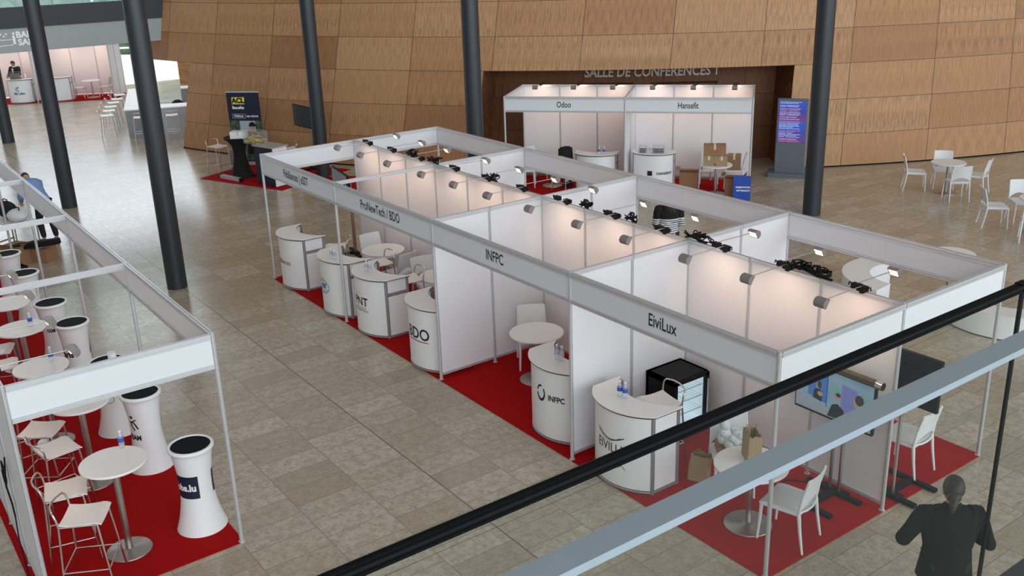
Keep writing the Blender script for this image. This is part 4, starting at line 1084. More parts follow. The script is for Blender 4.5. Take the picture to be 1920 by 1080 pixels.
b = MB(); b.box((0, 0, 0.04), (0.36, 0.34, 0.08)); t = thing('cardboard_box', 'flat brown cardboard box on the chair under the white plastic bag', 'cardboard box', (10.67, 0.97, 0.474), R(-38)); part('carton', b, 'card', t)
b = MB(); b.box((0, 0, 0.0806), (0.36, 0.04, 0.001)); part('tape', b, 'tape', t)

def carton(w, d, h, name='cardboard_box', mat='card', open_=False):
    t = thing(name, '', 'cardboard box')
    b = MB(); b.box((0, 0, h / 2), (w, d, h)); part('carton', b, mat, t)
    b = MB()
    if open_:
        b.box((-w / 2 - 0.05, 0, h + 0.06), (0.10, d, 0.004), T=Matrix.Translation((0, 0, 0)))
        b.add([(-w / 2, -d / 2, h), (w / 2, -d / 2, h), (w / 2, -d / 2 - 0.12, h + 0.08), (-w / 2, -d / 2 - 0.12, h + 0.08)], [(0, 1, 2, 3)])
        b.add([(w / 2, -d / 2, h), (w / 2, d / 2, h), (w / 2 + 0.1, d / 2, h + 0.1), (w / 2 + 0.1, -d / 2, h + 0.1)], [(0, 1, 2, 3)])
        part('flap', b, mat, t)
    else:
        b.box((0, 0, h + 0.0006), (0.05, d + 0.002, 0.001)); b.box((0, -d / 2 - 0.0006, h - 0.05), (0.05, 0.001, 0.1)); b.box((0, d / 2 + 0.0006, h - 0.05), (0.05, 0.001, 0.1)); part('tape', b, 'tape', t)
    return t
def put(t, loc, rz, label, group): t.location = loc; t.rotation_euler = (0, 0, rz); t['label'] = label; t['group'] = group; return t
GX1 = 'cardboard boxes before the recess'
put(carton(0.26, 0.30, 0.24, mat='card2'), bl(4.90, 0.50, 0.747), BD, 'square cardboard box on the small round table, on the counter side', GX1)
put(carton(0.27, 0.30, 0.24, mat='card2'), bl(5.19, 0.48, 0.747), BD + 0.05, 'cardboard box with white sticker on the small round table', GX1)
put(carton(0.52, 0.30, 0.25), bl(5.02, 0.52, 0.989), BD + 0.06, 'long cardboard box on top of the two boxes on the table', GX1)
put(carton(0.32, 0.30, 0.36), bl(5.47, 1.30, 0.475), BD, 'cardboard box held up behind the table on a chair', GX1)
put(carton(0.46, 0.40, 0.40, open_=True), bl(4.38, 1.28, 0.011), BD + 0.05, 'opened cardboard box on the red carpet by the counter end', GX1)
put(carton(0.40, 0.42, 0.45, open_=True), bl(5.50, 0.50, 0.011), BD - 0.05, 'opened cardboard box behind the blue board', GX1)
b = MB(); b.box((0, 0, 0.30), (0.40, 0.05, 0.60)); q = bl(5.70, -0.02, 0.011)
t = thing('blue_board', 'blue display board with two white lines leaning at the booth post', 'display board', q, BD + 0.05); part('board', b, 'blue', t)
b = MB(); f3 = lambda x, y: Vector((x, -0.0262, y)); text_on(b, 'PRESENTATION', 0.052, lambda x, y: f3(x + 0.02, y + 0.33), 0.9, 0.003); text_on(b, 'OFF PRODUCT', 0.052, lambda x, y: f3(x + 0.03, y + 0.25), 0.9, 0.003); part('lettering', b, 'white', t)
def wire_rack(w, d, h):
    b = MB()
    for z in (0.005, h * 0.5, h): b.tube([(-w / 2, -d / 2, z), (w / 2, -d / 2, z), (w / 2, d / 2, z), (-w / 2, d / 2, z)], 0.004, 5, True)
    for x in (-w / 2, w / 2):
        for y in (-d / 2, d / 2): b.tube([(x, y, 0), (x, y, h)], 0.004, 5)
    return b
for x, w, lb in ((3.30, 0.16, 'small display rack with leaflets on the square emblem counter, near the divider'), (3.68, 0.26, 'wider display rack with leaflets on the square emblem counter')):
    q = bl(x, 0.52, 1.0115); t = thing('leaflet_rack', lb, 'display rack', q, BD, 'leaflet racks on the square emblem counter'); part('rack', wire_rack(w, 0.16, 0.16), 'chrome', t)
    b = MB(); b.box((0, 0, 0.05), (w - 0.02, 0.13, 0.085)); part('leaflets', b, simple('leaflet_stack_%d' % int(x * 10), '#6d6f72', 0.6, var=0.4, scale=40), t)
b = MB(); b.sheet(lambda u, v: (-0.16 + 0.32 * u, -0.05 - 0.12 * math.sin(PI * u * 0.9) * (1 - v * 0.3) + 0.02 * v, 0.02 + 0.36 * v - 0.07 * (2 * u - 1) ** 2 * v), 10, 8, 0.08); b.tube([(-0.10, 0, 0.02), (-0.12, 0.07, 0.15), (-0.08, 0.02, 0.34)], 0.012, 6); b.tube([(0.10, 0, 0.02), (0.12, 0.07, 0.15), (0.08, 0.02, 0.34)], 0.012, 6)
q = bl(1.38, 0.42, 0.011); stool(q, BD + R(60), 'bar stool under the black bag at the plain counter', 'bar stools before the recess')
q = bl(1.38, 0.40, 0.80); q2 = thing('black_bag', 'black bag sitting on the bar stool at the end of the plain counter', 'bag', q, BD + 0.6); part('bag_body', b, 'cloth_black', q2)
b = MB(); b.box((0, 0, 0.03), (0.3, 0.22, 0.06)); part('bag_base', b, 'black', q2)
b = MB(); b.box((0, 0, 0.15), (0.24, 0.2, 0.30)); b.box((0, 0, 0.305), (0.1, 0.09, 0.006))
q = bl(1.35, 0.95, 0.011); t = thing('navy_crate', 'navy crate with a white label seen under the rear name board', 'crate', q, BD); part('crate_body', b, 'navy', t)
b = MB(); b.box((0, -0.1012, 0.17), (0.1, 0.002, 0.07)); b.box((0, 0, 0.309), (0.09, 0.08, 0.002)); part('label_sheet', b, 'white', t)

# left aisle end: cartons, case, wrapped goods
put(carton(0.42, 0.34, 0.30), (-4.36, -3.24, 0.0), R(38), 'taped cardboard box under the black case by the pillars', 'cardboard boxes by the bending man')
put(carton(0.55, 0.42, 0.38, open_=True), (-4.62, -3.66, 0.0), R(30), 'larger opened cardboard box behind the black case', 'cardboard boxes by the bending man')
b = MB(); T = Matrix.Translation((-4.28, -3.36, 0.40)) @ Matrix.Rotation(R(52), 4, 'Z') @ Matrix.Rotation(R(-7), 4, 'Y')
b.prism([(-0.48, -0.09), (-0.40, -0.11), (0.44, -0.08), (0.50, -0.05), (0.50, 0.06), (0.42, 0.09), (-0.42, 0.11), (-0.48, 0.08)], -0.055, 0.055, T=T)
t = thing('carrying_case', 'long black carrying case lying across the cardboard box', 'case', (-4.28, -3.36, 0.31)); part('case_body', b, 'cloth_black', t, True)
b = MB(); b.tube([T @ Vector((-0.08, 0.10, 0)), T @ Vector((-0.06, 0.14, 0)), T @ Vector((0.06, 0.14, 0)), T @ Vector((0.08, 0.10, 0))], 0.01, 6); part('handle', b, 'black', t, True)
t = thing('tool_crate', 'open black crate on the floor between two pillar tops', 'crate', (-3.55, -3.95, 0.011), R(15)); b = MB()
for a in ((-0.2, 0, 0.01, 0.36), (0.2, 0, 0.01, 0.36)): b.box((a[0], a[1], 0.11), (0.02, 0.36, 0.22))
for y in (-0.17, 0.17): b.box((0, y, 0.11), (0.4, 0.02, 0.22))
b.box((0, 0, 0.01), (0.4, 0.34, 0.02)); part('crate_body', b, 'black', t)
b = MB(); b.box((0.03, 0, 0.14), (0.25, 0.03, 0.03)); b.box((-0.08, 0.05, 0.10), (0.04, 0.2, 0.03)); b.box((0.1, -0.06, 0.12), (0.1, 0.05, 0.08)); part('contents', b, 'white', t)
t = thing('folding_table', 'small folding table under wrapped goods by the bending man', 'table', (-5.52, -3.55, 0.0), R(15))
b = MB(); b.box((0, 0, 0.70), (1.2, 0.6, 0.03)); part('tabletop', b, 'white', t)
for x, y in ((-0.55, -0.26), (0.55, -0.26), (-0.55, 0.26), (0.55, 0.26)):
    b = MB(); b.cyl((x, y, 0), (x, y, 0.69), 0.016, None, 10); part('leg', b, 'chrome', t)
for nm, m, r, c, lb in (('wrapped_bundle', 'foil', (0.30, 0.22, 0.13), (-5.22, -3.46, 0.84), 'grey plastic wrapped bundle lying on the folding table'), ('black_holdall', 'cloth_black', (0.36, 0.20, 0.17), (-5.72, -3.58, 0.885), 'black holdall on the folding table beside the wrapped bundle')):
    b = MB(); b.ball((0, 0, 0), r, 20, 12); rn = random.Random(hash(nm) % 5)
    b.v = [p * (1 + 0.10 * math.sin(9 * p.x + 3) * math.sin(11 * p.y) + 0.06 * math.sin(17 * p.z + 5 * p.x)) for p in b.v]; b.v = [Vector((p.x, p.y, max(p.z, -r[2] * 0.95))) for p in b.v]
    t = thing(nm, lb, 'bag', c, R(15)); part('bundle', b, m, t)
    b = MB(); b.tube([(-0.12, 0.0, r[2] * 0.9), (-0.08, 0.02, r[2] * 1.35), (0.08, 0.02, r[2] * 1.35), (0.12, 0.0, r[2] * 0.9)], 0.012, 6); part('strap', b, 'black', t)
b = MB(); b.tube([(7.25, LB - 0.03, 1.35), (7.2, LB - 0.05, 1.15), (7.12, LB - 0.06, 0.98), (7.2, LB - 0.05, 0.8), (7.1, LB - 0.04, 0.6)], 0.009, 6); b.tube([(7.1 + 0.09 * math.cos(a * PI / 6), LB - 0.05, 1.13 + 0.12 * math.sin(a * PI / 6)) for a in range(13)], 0.007, 6); b.tube([(7.08 + 0.08 * math.cos(a * PI / 6), LB - 0.055, 1.06 + 0.09 * math.sin(a * PI / 6)) for a in range(13)], 0.008, 6)
b.tube([(7.1, LB - 0.04, 0.6), (7.05, LB - 0.05, 0.3), (7.3, LB - 0.06, 0.02), (7.6, LB - 0.10, 0.01), (7.75, LB - 0.03, 0.03), (7.6, LB - 0.02, 0.1)], 0.007, 6)
solo('hanging_cable', b, 'black', 'black cable coil hanging outside the end booth back wall', 'cable')

# ------------------------------------------------------------------ information kiosk
def kiosk_mat():
    b = NB('timetable_screen'); g = b.n('ShaderNodeTexCoord'); sp = b.n('ShaderNodeSeparateXYZ'); b.l(g.outputs['Generated'], sp.inputs[0])
    c = b.ramp(sp.outputs[2], [(0.0, lin('#5e3a6e')), (0.25, lin('#3d48a0')), (0.45, lin('#2b57b0')), (0.56, lin('#6a3f7e')), (0.75, lin('#3f4496')), (1.0, lin('#3653a8'))])
    b.l(c, b.b.inputs['Emission Color']); b.b.inputs['Emission Strength'].default_value = 0.85; b.b.inputs['Base Color'].default_value = lin('#15182a'); b.b.inputs['Roughness'].default_value = 0.2
    return b.m
ka = math.atan2(0.42, 0.65)
t = thing('info_kiosk', 'tall grey information kiosk with violet timetable screen beside a dark column', 'kiosk', (1.28, 13.555, 0), ka)
b = MB(); b.box((0, 0.05, 1.045), (0.76, 0.14, 1.89), ch=0.02); part('body', b, 'kiosk', t)
b = MB(); b.box((0, 0.10, 0.055), (1.12, 0.62, 0.11), ch=0.06); part('base', b, 'kiosk', t)
b = MB(); b.box((0, -0.0225, 1.41), (0.67, 0.006, 1.06)); sc = part('screen', b, kiosk_mat(), t)
b = MB(); rn = random.Random(8); z = 1.91
MT['txt'] = emit('screen_text', '#c9cbe6', 0.55); MT['txt2'] = emit('screen_text_pink', '#d88a9c', 0.45)
b2 = MB(); k = 0
while z > 0.90:
    w1 = rn.uniform(0.14, 0.2); w2 = rn.uniform(0.12, 0.34); tgt = b2 if k % 7 in (5, 6) else b
    for x0, w in ((-0.31, w1), (-0.31 + w1 + 0.03, w2)):
        x = x0
        while x < x0 + w:
            ww = rn.uniform(0.015, 0.045); tgt.add([(x, -0.0262, z), (x + ww, -0.0262, z), (x + ww, -0.0262, z + 0.010), (x, -0.0262, z + 0.010)], [(0, 1, 2, 3)]); x += ww + 0.009
    z -= rn.choice((0.03, 0.034, 0.052)); k += 1
part('screen_text', b, 'txt', sc); part('screen_text', b2, 'txt2', sc)
t = thing('dispenser_stand', 'slim white dispenser stand half hidden behind the kiosk and column', 'stand', (1.44, 14.2, 0), ka)
b = MB(); b.cyl((0, 0, 0.02), (0, 0, 1.35), 0.02, None, 10); part('pole', b, 'white', t); b = MB(); b.box((0, 0, 1.5), (0.12, 0.1, 0.36)); part('dispenser', b, 'white', t); b = MB(); b.cyl((0, 0, 0), (0, 0, 0.03), 0.16, None, 20); part('base', b, 'black', t)

# ------------------------------------------------------------------ banner, black cloth table, navy counter near the drum wall
rb_ = math.atan2(0.69, 0.73)
t = thing('roll_up_banner', 'navy roll-up banner with yellow logo and a cyclist photograph', 'banner', (-10.35, 3.68, 0.011), rb_)
b = MB(); b.box((0, 0, 1.06), (1.0, 0.006, 2.06)); part('banner_sheet', b, 'navy', t)
b = MB(); b.box((0, 0, 0.04), (1.04, 0.22, 0.08)); b.box((0, 0, 2.10), (1.02, 0.03, 0.03)); b.cyl((0, 0.03, 0.05), (0, 0.03, 2.1), 0.012, None, 8); part('frame', b, 'alu', t)
f4 = lambda x, y: Vector((x, -0.0045, y))
b = MB(); shape_on(b, [(-0.36, 1.75), (0.03, 1.75), (0.05, 1.95), (-0.34, 1.95)], f4); ylab = part('logo_patch', b, 'yellow', t)
b = MB(); f5 = lambda x, y: Vector((x, -0.0065, y)); text_on(b, 'ACL', 0.20, lambda x, y: f5(x - 0.155, y + 1.85), 1.0, 0.012); part('lettering', b, 'ink', t)
b = MB(); text_on(b, 'Benefits', 0.115, lambda x, y: f5(x - 0.17, y + 1.65), 1.0, 0.004); text_on(b, 'Fidélisez', 0.09, lambda x, y: f5(x - 0.18, y + 1.41), 0.95, 0.002); text_on(b, 'vos talents', 0.09, lambda x, y: f5(x + 0.235, y + 1.41), 0.95, 0.002)
strip_on(b, [(-0.37, 1.35), (0.02, 1.35), (0.02, 1.47), (-0.37, 1.47), (-0.37, 1.35)], 0.006, f5); part('lettering', b, 'white', t)
def photo_mat():
    b = NB('cyclist_photo'); g = b.n('ShaderNodeTexCoord'); f = b.noise(g.outputs['Object'], 7, 4)
    b.l(b.ramp(f, [(0.32, lin('#1d2420')), (0.5, lin('#39493a')), (0.62, lin('#5b6b50'))]), b.b.inputs['Base Color']); return b.m
b = MB(); shape_on(b, [(-0.5, 0.12), (0.5, 0.12), (0.5, 1.28), (-0.5, 1.28)], f4); part('photo', b, photo_mat(), t)
b = MB(); shape_on(b, [(-0.18, 1.0), (0.3, 0.95), (0.3, 1.27), (-0.18, 1.27)], lambda x, y: Vector((x, -0.0055, y))); part('photo_sky', b, simple('photo_sky', '#a9b3ba', 0.5), t)
b = MB(); shape_on(b, el(0.2, 1.06, 0.085, 0.12), f5); part('photo_face', b, 'skin', t)
b = MB(); f6 = lambda x, y: Vector((x, -0.0075, y)); shape_on(b, [(0.2 + 0.11 * math.cos(R(a)), 1.11 + 0.13 * math.sin(R(a))) for a in range(0, 181, 15)], f6); shape_on(b, [(-0.02, 0.3), (0.46, 0.3), (0.42, 0.86), (0.28, 0.95), (0.12, 0.95), (0.0, 0.86)], f6); part('photo_helmet', b, 'cloth_black', t)
t = thing('cloth_table', 'high table under a black waisted stretch cloth before the banner', 'high table', (-8.95, 2.88, 0.011))
b = MB(); b.lathe([(0.36, 0.0), (0.33, 0.02), (0.25, 0.2), (0.19, 0.45), (0.165, 0.65), (0.20, 0.88), (0.30, 1.02), (0.385, 1.08), (0.39, 1.10), (0.38, 1.11)], 32); part('stretch_cloth', b, 'cloth_black', t)
for a in range(4):
    b = MB(); b.ball((0.35 * math.cos(PI / 4 + a * PI / 2), 0.35 * math.sin(PI / 4 + a * PI / 2), 0.03), (0.07, 0.07, 0.03), 10, 6); part('foot', b, 'black', t)
t = carton(0.42, 0.30, 0.18, 'white_box', 'white'); put(t, (-8.78, 2.86, 1.122), rb_ + 0.2, 'white cardboard box on the black cloth table', None); del t['group']
def tub():
    t = thing('plastic_tub', 'clear plastic tub with yellow giveaways on the navy counter', 'tub', (-7.92, 2.98, 1.082), R(18)); b = MB()
    w, d, h = 0.56, 0.36, 0.32
    for s in (-1, 1): b.box((s * w / 2, 0, h / 2), (0.006, d, h)); b.box((0, s * d / 2, h / 2), (w, 0.006, h))
    b.box((0, 0, 0.003), (w, d, 0.006)); part('tub', b, 'clear', t)
    b = MB(); b.tube([(-w / 2, -d / 2, h), (w / 2, -d / 2, h), (w / 2, d / 2, h), (-w / 2, d / 2, h)], 0.01, 6, True); part('rim', b, 'clear', t)
    b = MB(); rn = random.Random(2)
    for k in range(60): b.box((rn.uniform(-.24, .24), rn.uniform(-.14, .14), rn.uniform(0.02, 0.15 + 0.06 * rn.random())), (0.09, 0.03, 0.02), rn.uniform(0, PI))
    c = part('giveaways', b, 'yellow_stuff', t); c['kind'] = 'stuff'
tub()
t = thing('navy_counter', 'angular counter with navy front and white sides before the banner', 'counter', (-7.42, 3.16, 0.011), R(15))
b = MB(); b.box((0, -0.235, 0.53), (0.76, 0.012, 1.02)); part('front_panel', b, 'navy', t)
for s in (-1, 1):
    b = MB(); b.box((s * 0.375, 0, 0.53), (0.03, 0.46, 1.02)); part('side_panel', b, 'white', t)
b = MB(); b.box((0, 0.0, 1.055), (0.84, 0.54, 0.03)); part('countertop', b, simple('grey_laminate', '#a8a394', 0.4), t)
b = MB(); T = Matrix.Translation((-8.75, 2.48, 0.0)) @ Matrix.Rotation(R(14), 4, 'Z'); b.box((0, 0, 0.065), (0.92, 0.12, 0.09), T=T)
t = thing('floor_case', 'long pale grey roll-up banner case lying on the red carpet edge', 'banner case', (-8.75, 2.48, 0.011)); part('case_body', b, 'alu', t, True)
for s in (-1, 1):
    b = MB(); b.box((s * 0.46, 0, 0.065), (0.03, 0.13, 0.11), T=T); part('end_cap', b, 'black', t, True)
t = thing('clear_chair_bin', 'clear plastic bin of grey things behind the black cloth table', 'bin', (-9.55, 3.05, 0.011), R(20)); b = MB()
for s in (-1, 1): b.box((s * 0.2, 0, 0.45), (0.006, 0.3, 0.5)); b.box((0, s * 0.15, 0.45), (0.4, 0.006, 0.5))
part('bin', b, 'clear', t); b = MB(); b.box((0, 0, 0.42), (0.36, 0.26, 0.4)); part('contents', b, simple('grey_contents', '#6f7276', 0.7, var=0.5, scale=25), t)
b = MB()
for x in (-0.19, 0.19):
    for y in (-0.14, 0.14): b.cyl((x, y, 0), (x, y, 0.7), 0.01, None, 8)
part('frame', b, 'chrome', t)

# ------------------------------------------------------------------ bar in the passage
t = thing('bar_counter', 'angled white bar counter with bright top below the wooden lip', 'bar', (-17.6, 3.0, 0))
def slab(poly, z0, z1): b = MB(); b.prism(poly, z0, z1); return b
P0, P1 = Vector((-17.57, 2.24)), Vector((-16.80, 4.15)); dl = Vector((-0.955, 0.296)); 
def v2(p): return (p.x, p.y)
L_ = 5.6; wd = 0.75; dd2 = (P1 - P0).normalized()
front = [v2(P0), v2(P1), v2(P1 + dl * wd), v2(P0 + dl * wd)]
side = [v2(P0), v2(P0 + dd2 * wd), v2(P0 + dd2 * wd + dl * L_), v2(P0 + dl * L_)]
part('front_body', slab(front, 0, 0.91), simple('bar_white', '#b4b4ba', 0.5), t, True); part('side_body', slab(side, 0, 0.908), simple('bar_side_lit', '#c6c6ca', 0.5), t, True)  # side body: lighter copy of the bar colour, its lit look painted in
cx_ = lambda q, k: [(Vector(p) - Vector(q)) * k + Vector(q) for p in ()]
part('front_top', slab([v2(P0 - dl * 0.05 - dd2 * 0.05), v2(P1 - dl * 0.05), v2(P1 + dl * (wd + .05)), v2(P0 + dl * (wd + .05) - dd2 * 0.05)], 0.912, 0.95), 'top', t, True)
part('side_top', slab([v2(P0 + dl * (wd + .06) - dd2 * 0.05), v2(P0 + dl * (wd + .06) + dd2 * (wd + 0.05)), v2(P0 + dl * L_ + dd2 * (wd + .05)), v2(P0 + dl * L_ - dd2 * 0.05)], 0.912, 0.95), 'top', t, True)
t = thing('back_bar', 'grey back bar behind the angled white bar counter', 'bar', (-21.4, 5.0, 0)); Q0 = P0 + dl * 4.4 + dd2 * 1.9
part('body', slab([v2(Q0), v2(Q0 + dd2 * 1.9), v2(Q0 + dd2 * 1.9 + dl * 0.6), v2(Q0 + dl * 0.6)], 0, 0.96), 'signband', t, True); part('top', slab([v2(Q0 - dl * .04), v2(Q0 + dd2 * 1.9 - dl * .04), v2(Q0 + dd2 * 1.9 + dl * 0.64), v2(Q0 + dl * 0.64)], 0.962, 1.0), 'top', t, True)
b = MB(); p = P0 + dd2 * 1.25 + dl * 1.15; b.box((p.x, p.y, 0.50), (0.05, 0.5, 1.0), math.atan2(dl.y, dl.x)); solo('white_board_panel', b, 'white', 'white upright panel standing inside the bar', 'panel')
b = MB(); p = P0 + dd2 * 1.72 + dl * 1.5; b.ball((0, 0, 0), (0.30, 0.30, 0.38), 20, 12); b.v = [Vector((q.x, q.y, max(q.z, -0.36))) for q in b.v]; solo('black_sack', b, 'cloth_black', 'black rounded sack on the floor behind the bar front', 'sack', loc=(p.x, p.y, 0.60))
bx = MB(); bx.box((p.x, p.y, 0.12), (0.5, 0.5, 0.24)); solo('storage_box', bx, 'card', 'low storage box under the black sack behind the bar', 'box')

# curved benches
def bench(label, c, ri, ro, a0, a1, h=0.42):
    t = thing('curved_bench', label, 'bench', (c[0], c[1], 0), 0, 'curved white benches'); n = 28
    poly = arc_pts(0, 0, ro, R(a0), R(a1), n) + arc_pts(0, 0, ri, R(a1), R(a0), n)
    def ringp(z0, z1, k=0.0):
        A = arc_pts(0, 0, ro + k, R(a0), R(a1), n); B = arc_pts(0, 0, ri - k, R(a0), R(a1), n); m = n + 1; b = MB()
        vs = [(x, y, z0) for x, y in A + B] + [(x, y, z1) for x, y in A + B]; N = 2 * m
        fs = []
        for i in range(n): fs += [(i, i + 1, m + i + 1, m + i), (N + m + i, N + m + i + 1, N + i + 1, N + i)]
        b.add(vs, fs); b.add(vs, [(i, N + i, N + i + 1, i + 1) for i in range(n)], True); b.add(vs, [(m + i, m + i + 1, N + m + i + 1, N + m + i) for i in range(n)], True)
        b.add(vs, [(0, m, N + m, N), (n, N + n, N + m + n, m + n)]); return b
    part('body', ringp(0.02, h - 0.025), 'white', t); part('seat_top', ringp(h - 0.025, h, 0.008), 'top', t); part('plinth', ringp(0.0, 0.02, -0.02), 'edge', t)
bench('curved white bench partly hidden behind the spine wall lamps', (8.35, 7.95), 0.64, 1.08, 150, 276)
bench('curved white bench seen through the balcony glass', (9.95, 8.30), 0.62, 1.02, 205, 318, 0.40)

# ------------------------------------------------------------------ people
def skin(chains, root=0):
    """chains: list of [(point, radius), ...]; equal points are shared.  Returns one smooth closed surface."""
    pts = []; rad = []; idx = {}; ed = []
    for ch in chains:
        pv = None
        for p, r in ch:
            k = tuple(round(c, 4) for c in p)
            if k not in idx: idx[k] = len(pts); pts.append(p); rad.append(r)
            i = idx[k]
            if pv is not None and pv != i: ed.append((pv, i))
            pv = i
    me = bpy.data.meshes.new('s'); me.from_pydata([tuple(p) for p in pts], ed, []); o = bpy.data.objects.new('s', me); COL.objects.link(o)
    m = o.modifiers.new('k', 'SKIN'); m.use_smooth_shade = True; s = o.modifiers.new('u', 'SUBSURF'); s.levels = 2; s.render_levels = 2
    for i, sv in enumerate(me.skin_vertices[0].data): sv.radius = (rad[i], rad[i]); sv.use_root = (i == 0)
    dg = bpy.context.evaluated_depsgraph_get(); ev = o.evaluated_get(dg); q = ev.to_mesh()
    vs = [v.co.copy() for v in q.vertices]; fs = [tuple(p.vertices) for p in q.polygons]; ev.to_mesh_clear(); bpy.data.objects.remove(o); bpy.data.meshes.remove(me)
    return vs, fs
def person(label, loc, rz, J, skin_m, top_m, leg_m, hair_m, hair='short', look=(0, 0), bulk=1.0, under=None):
    """J: joints in metres, local frame, facing +x"""
    t = thing('person', label, 'person', loc, rz)
    V = Vector; P = {k: V(v) for k, v in J.items()}
    nk, hd = P['neck'], P['head']; up = (hd - nk).normalized(); side = V((0, 1, 0)); fwd = side.cross(up).normalized()
    HT = Matrix((fwd, side, up)).transposed().to_4x4(); HT.translation = hd
    HT = HT @ Matrix.Rotation(look[0], 4, 'Z') @ Matrix.Rotation(look[1], 4, 'Y')
    body = MB()
    ch = [[(P['pelvis'], .105), (P['waist'], .10), (P['chest'], .115), (nk, .052), (hd - up * 0.03, .058)]]
    for s, c in (('l', 1), ('r', -1)):
        ch.append([(P['chest'], .115), (P['sh_' + s], .055), (P['el_' + s], .040), (P['wr_' + s], .027)])
        ch.append([(P['pelvis'], .105), (P['hip_' + s], .085), (P['kn_' + s], .055), (P['an_' + s], .038), (P['toe_' + s], .034)])
    body.add(*skin(ch), True)
    for s, c in (('l', 1), ('r', -1)):                 # palm, thumb and four bent fingers, each its own chain
        w, e = P['wr_' + s], P['el_' + s]; d = (w - e).normalized(); n = d.cross(V((0, 0, 1)))
        n = (n if n.length > .1 else V((0, 1, 0))).normalized(); cu = d.cross(n).normalized() * (1 if d.cross(n).z < 0 else -1)
        body.add(*skin([[(w, .024), (w + d * .045, .028), (w + d * .085, .026)]]), True)
        for i, (o, l) in enumerate(((-.030, .062), (-.010, .072), (.010, .068), (.029, .054))):
            b0 = w + d * .082 + n * o; body.add(*skin([[(b0, .0088), (b0 + d * l * .5 + cu * .008, .0084), (b0 + d * l * .8 + cu * .028, .0078), (b0 + d * l * .88 + cu * .05, .007)]]), True)
        b0 = w + d * .03 - n * .024 * c; body.add(*skin([[(b0, .0105), (b0 + d * .03 - n * .028 * c + cu * .008, .0098), (b0 + d * .06 - n * .032 * c + cu * .02, .008)]]), True)
    hb = MB(); hb.ball((0, 0, 0), (.096, .078, .118), 24, 16)
    for v in hb.v:
        if v.z < -0.03: v.x = v.x * (1 + 0.6 * v.z) + 0.012; v.y *= 1 + 1.9 * (v.z + 0.03)
        if v.z > 0: v.x -= 0.01
    hb.ball((.094, 0, -.012), (.018, .013, .022), 10, 8); hb.ball((.09, 0, .012), (.012, .010, .03), 8, 6)
    for s in (-1, 1): hb.ball((-.004, s * .075, -.008), (.018, .01, .030), 10, 8)
    hb.ball((.082, 0, -.052), (.012, .026, .007), 10, 6)
    body.add(hb.v, hb.f, True, HT)
    part('body', body, skin_m, t)
    b = MB()
    for s in (-1, 1): b.ball(HT @ V((.080, s * .030, .014)), .0095, 10, 8)
    part('eyes', b, 'black', t)
    # hair
    b = MB(); hs = MB(); hs.ball((-.012, 0, .018), (.104, .086, .112), 28, 18)
    for v in hs.v:
        if v.x > 0.035 and v.z < 0.075: v.x *= 0.55; v.z = max(v.z, 0.02)
        if v.z < -0.05: v.y *= 0.8; v.x *= 0.8
        v += Vector((math.sin(40 * v.y + 9 * v.z), math.sin(37 * v.x + 11 * v.z), math.sin(33 * v.x + 29 * v.y))) * 0.002
    b.add(hs.v, hs.f, True, HT)
    if hair == 'tail':
        b.ball(HT @ V((-.075, 0, -.055)), (.05, .058, .05), 14, 10)
        b.tube([HT @ V(p) for p in ((-.09, 0, -.07), (-.105, 0.006, -.11), (-.10, 0.012, -.15), (-.085, 0.008, -.185))], [.036, .036, .026, .010], 10)
    if hair == 'long':
        for k in range(9):
            a = R(100 + 20 * k); x, y = .085 * math.cos(a), .082 * math.sin(a)
            b.tube([HT @ V((x, y, .05)), HT @ V((x * 1.2, y * 1.15, -.06)), HT @ V((x * 1.3 - .02, y * 1.25, -.17)), HT @ V((x * 1.1 - .03, y * 1.1, -.27))], [.03, .034, .032, .015], 8)
    part('hair', b, hair_m, t)
    # clothes
    # the torso of the garment: elliptical sections up the spine, rounded shoulders, then sleeves
    b = MB(); secs = [(P['pelvis'] - V((0, 0, .13)), .135, .195), (P['pelvis'] + V((0, 0, .03)), .128, .176), (P['waist'], .120, .165), ((P['waist'] + P['chest']) / 2, .128, .182), (P['chest'], .135, .200),
            (P['chest'] * .62 + nk * .38, .128, .216), (P['chest'] * .38 + nk * .62, .112, .212), (P['chest'] * .20 + nk * .80, .092, .170), (P['chest'] * .06 + nk * .94, .068, .082)]
    secs = [(c, a_ * bulk, r_ * bulk) for c, a_, r_ in secs[:-1]] + secs[-1:]
    m = 28; vs = []
    for i, (c, a_, r_) in enumerate(secs):
        t_ = (secs[min(i + 1, len(secs) - 1)][0] - secs[max(i - 1, 0)][0]).normalized(); f_w = side.cross(t_).normalized()
        for k in range(m):
            q = 2 * PI * k / m; vs.append(c + f_w * a_ * math.cos(q) + side * r_ * math.sin(q))
    b.add(vs, [(j * m + k, j * m + (k + 1) % m, (j + 1) * m + (k + 1) % m, (j + 1) * m + k) for j in range(len(secs) - 1) for k in range(m)], True); b.add(vs[:m], [tuple(range(m))])
    for s in 'lr':
        sh, el_, wr = P['sh_' + s], P['el_' + s], P['wr_' + s]; inn = sh * .7 + (P['chest'] * .3 + nk * .7) * .3
        b.tube([inn, sh * .92 + inn * .08, sh * .75 + el_ * .25, sh * .35 + el_ * .65, el_ + (el_ - (sh + wr) / 2).normalized() * .008, el_ * .65 + wr * .35, el_ * .1 + wr * .9], [.080, .090, .082, .068, .066, .058, .047], 16)
        b.ball(sh * .96 + inn * .04, (.088, .080, .082), 16, 12)
    part('jacket' if under or top_m == 'jacket' else 'top', b, top_m, t)
    b = MB(); b.lathe([(.072, -.02), (.078, .0), (.070, .035), (.062, .038)], 20); R_ = Matrix((fwd, side, up)).transposed().to_4x4(); R_.translation = nk * .75 + P['chest'] * .25 + up * .035
    c = MB(); c.add(b.v, b.f, True, R_); part('collar', c, under or top_m, t)
    lo = []
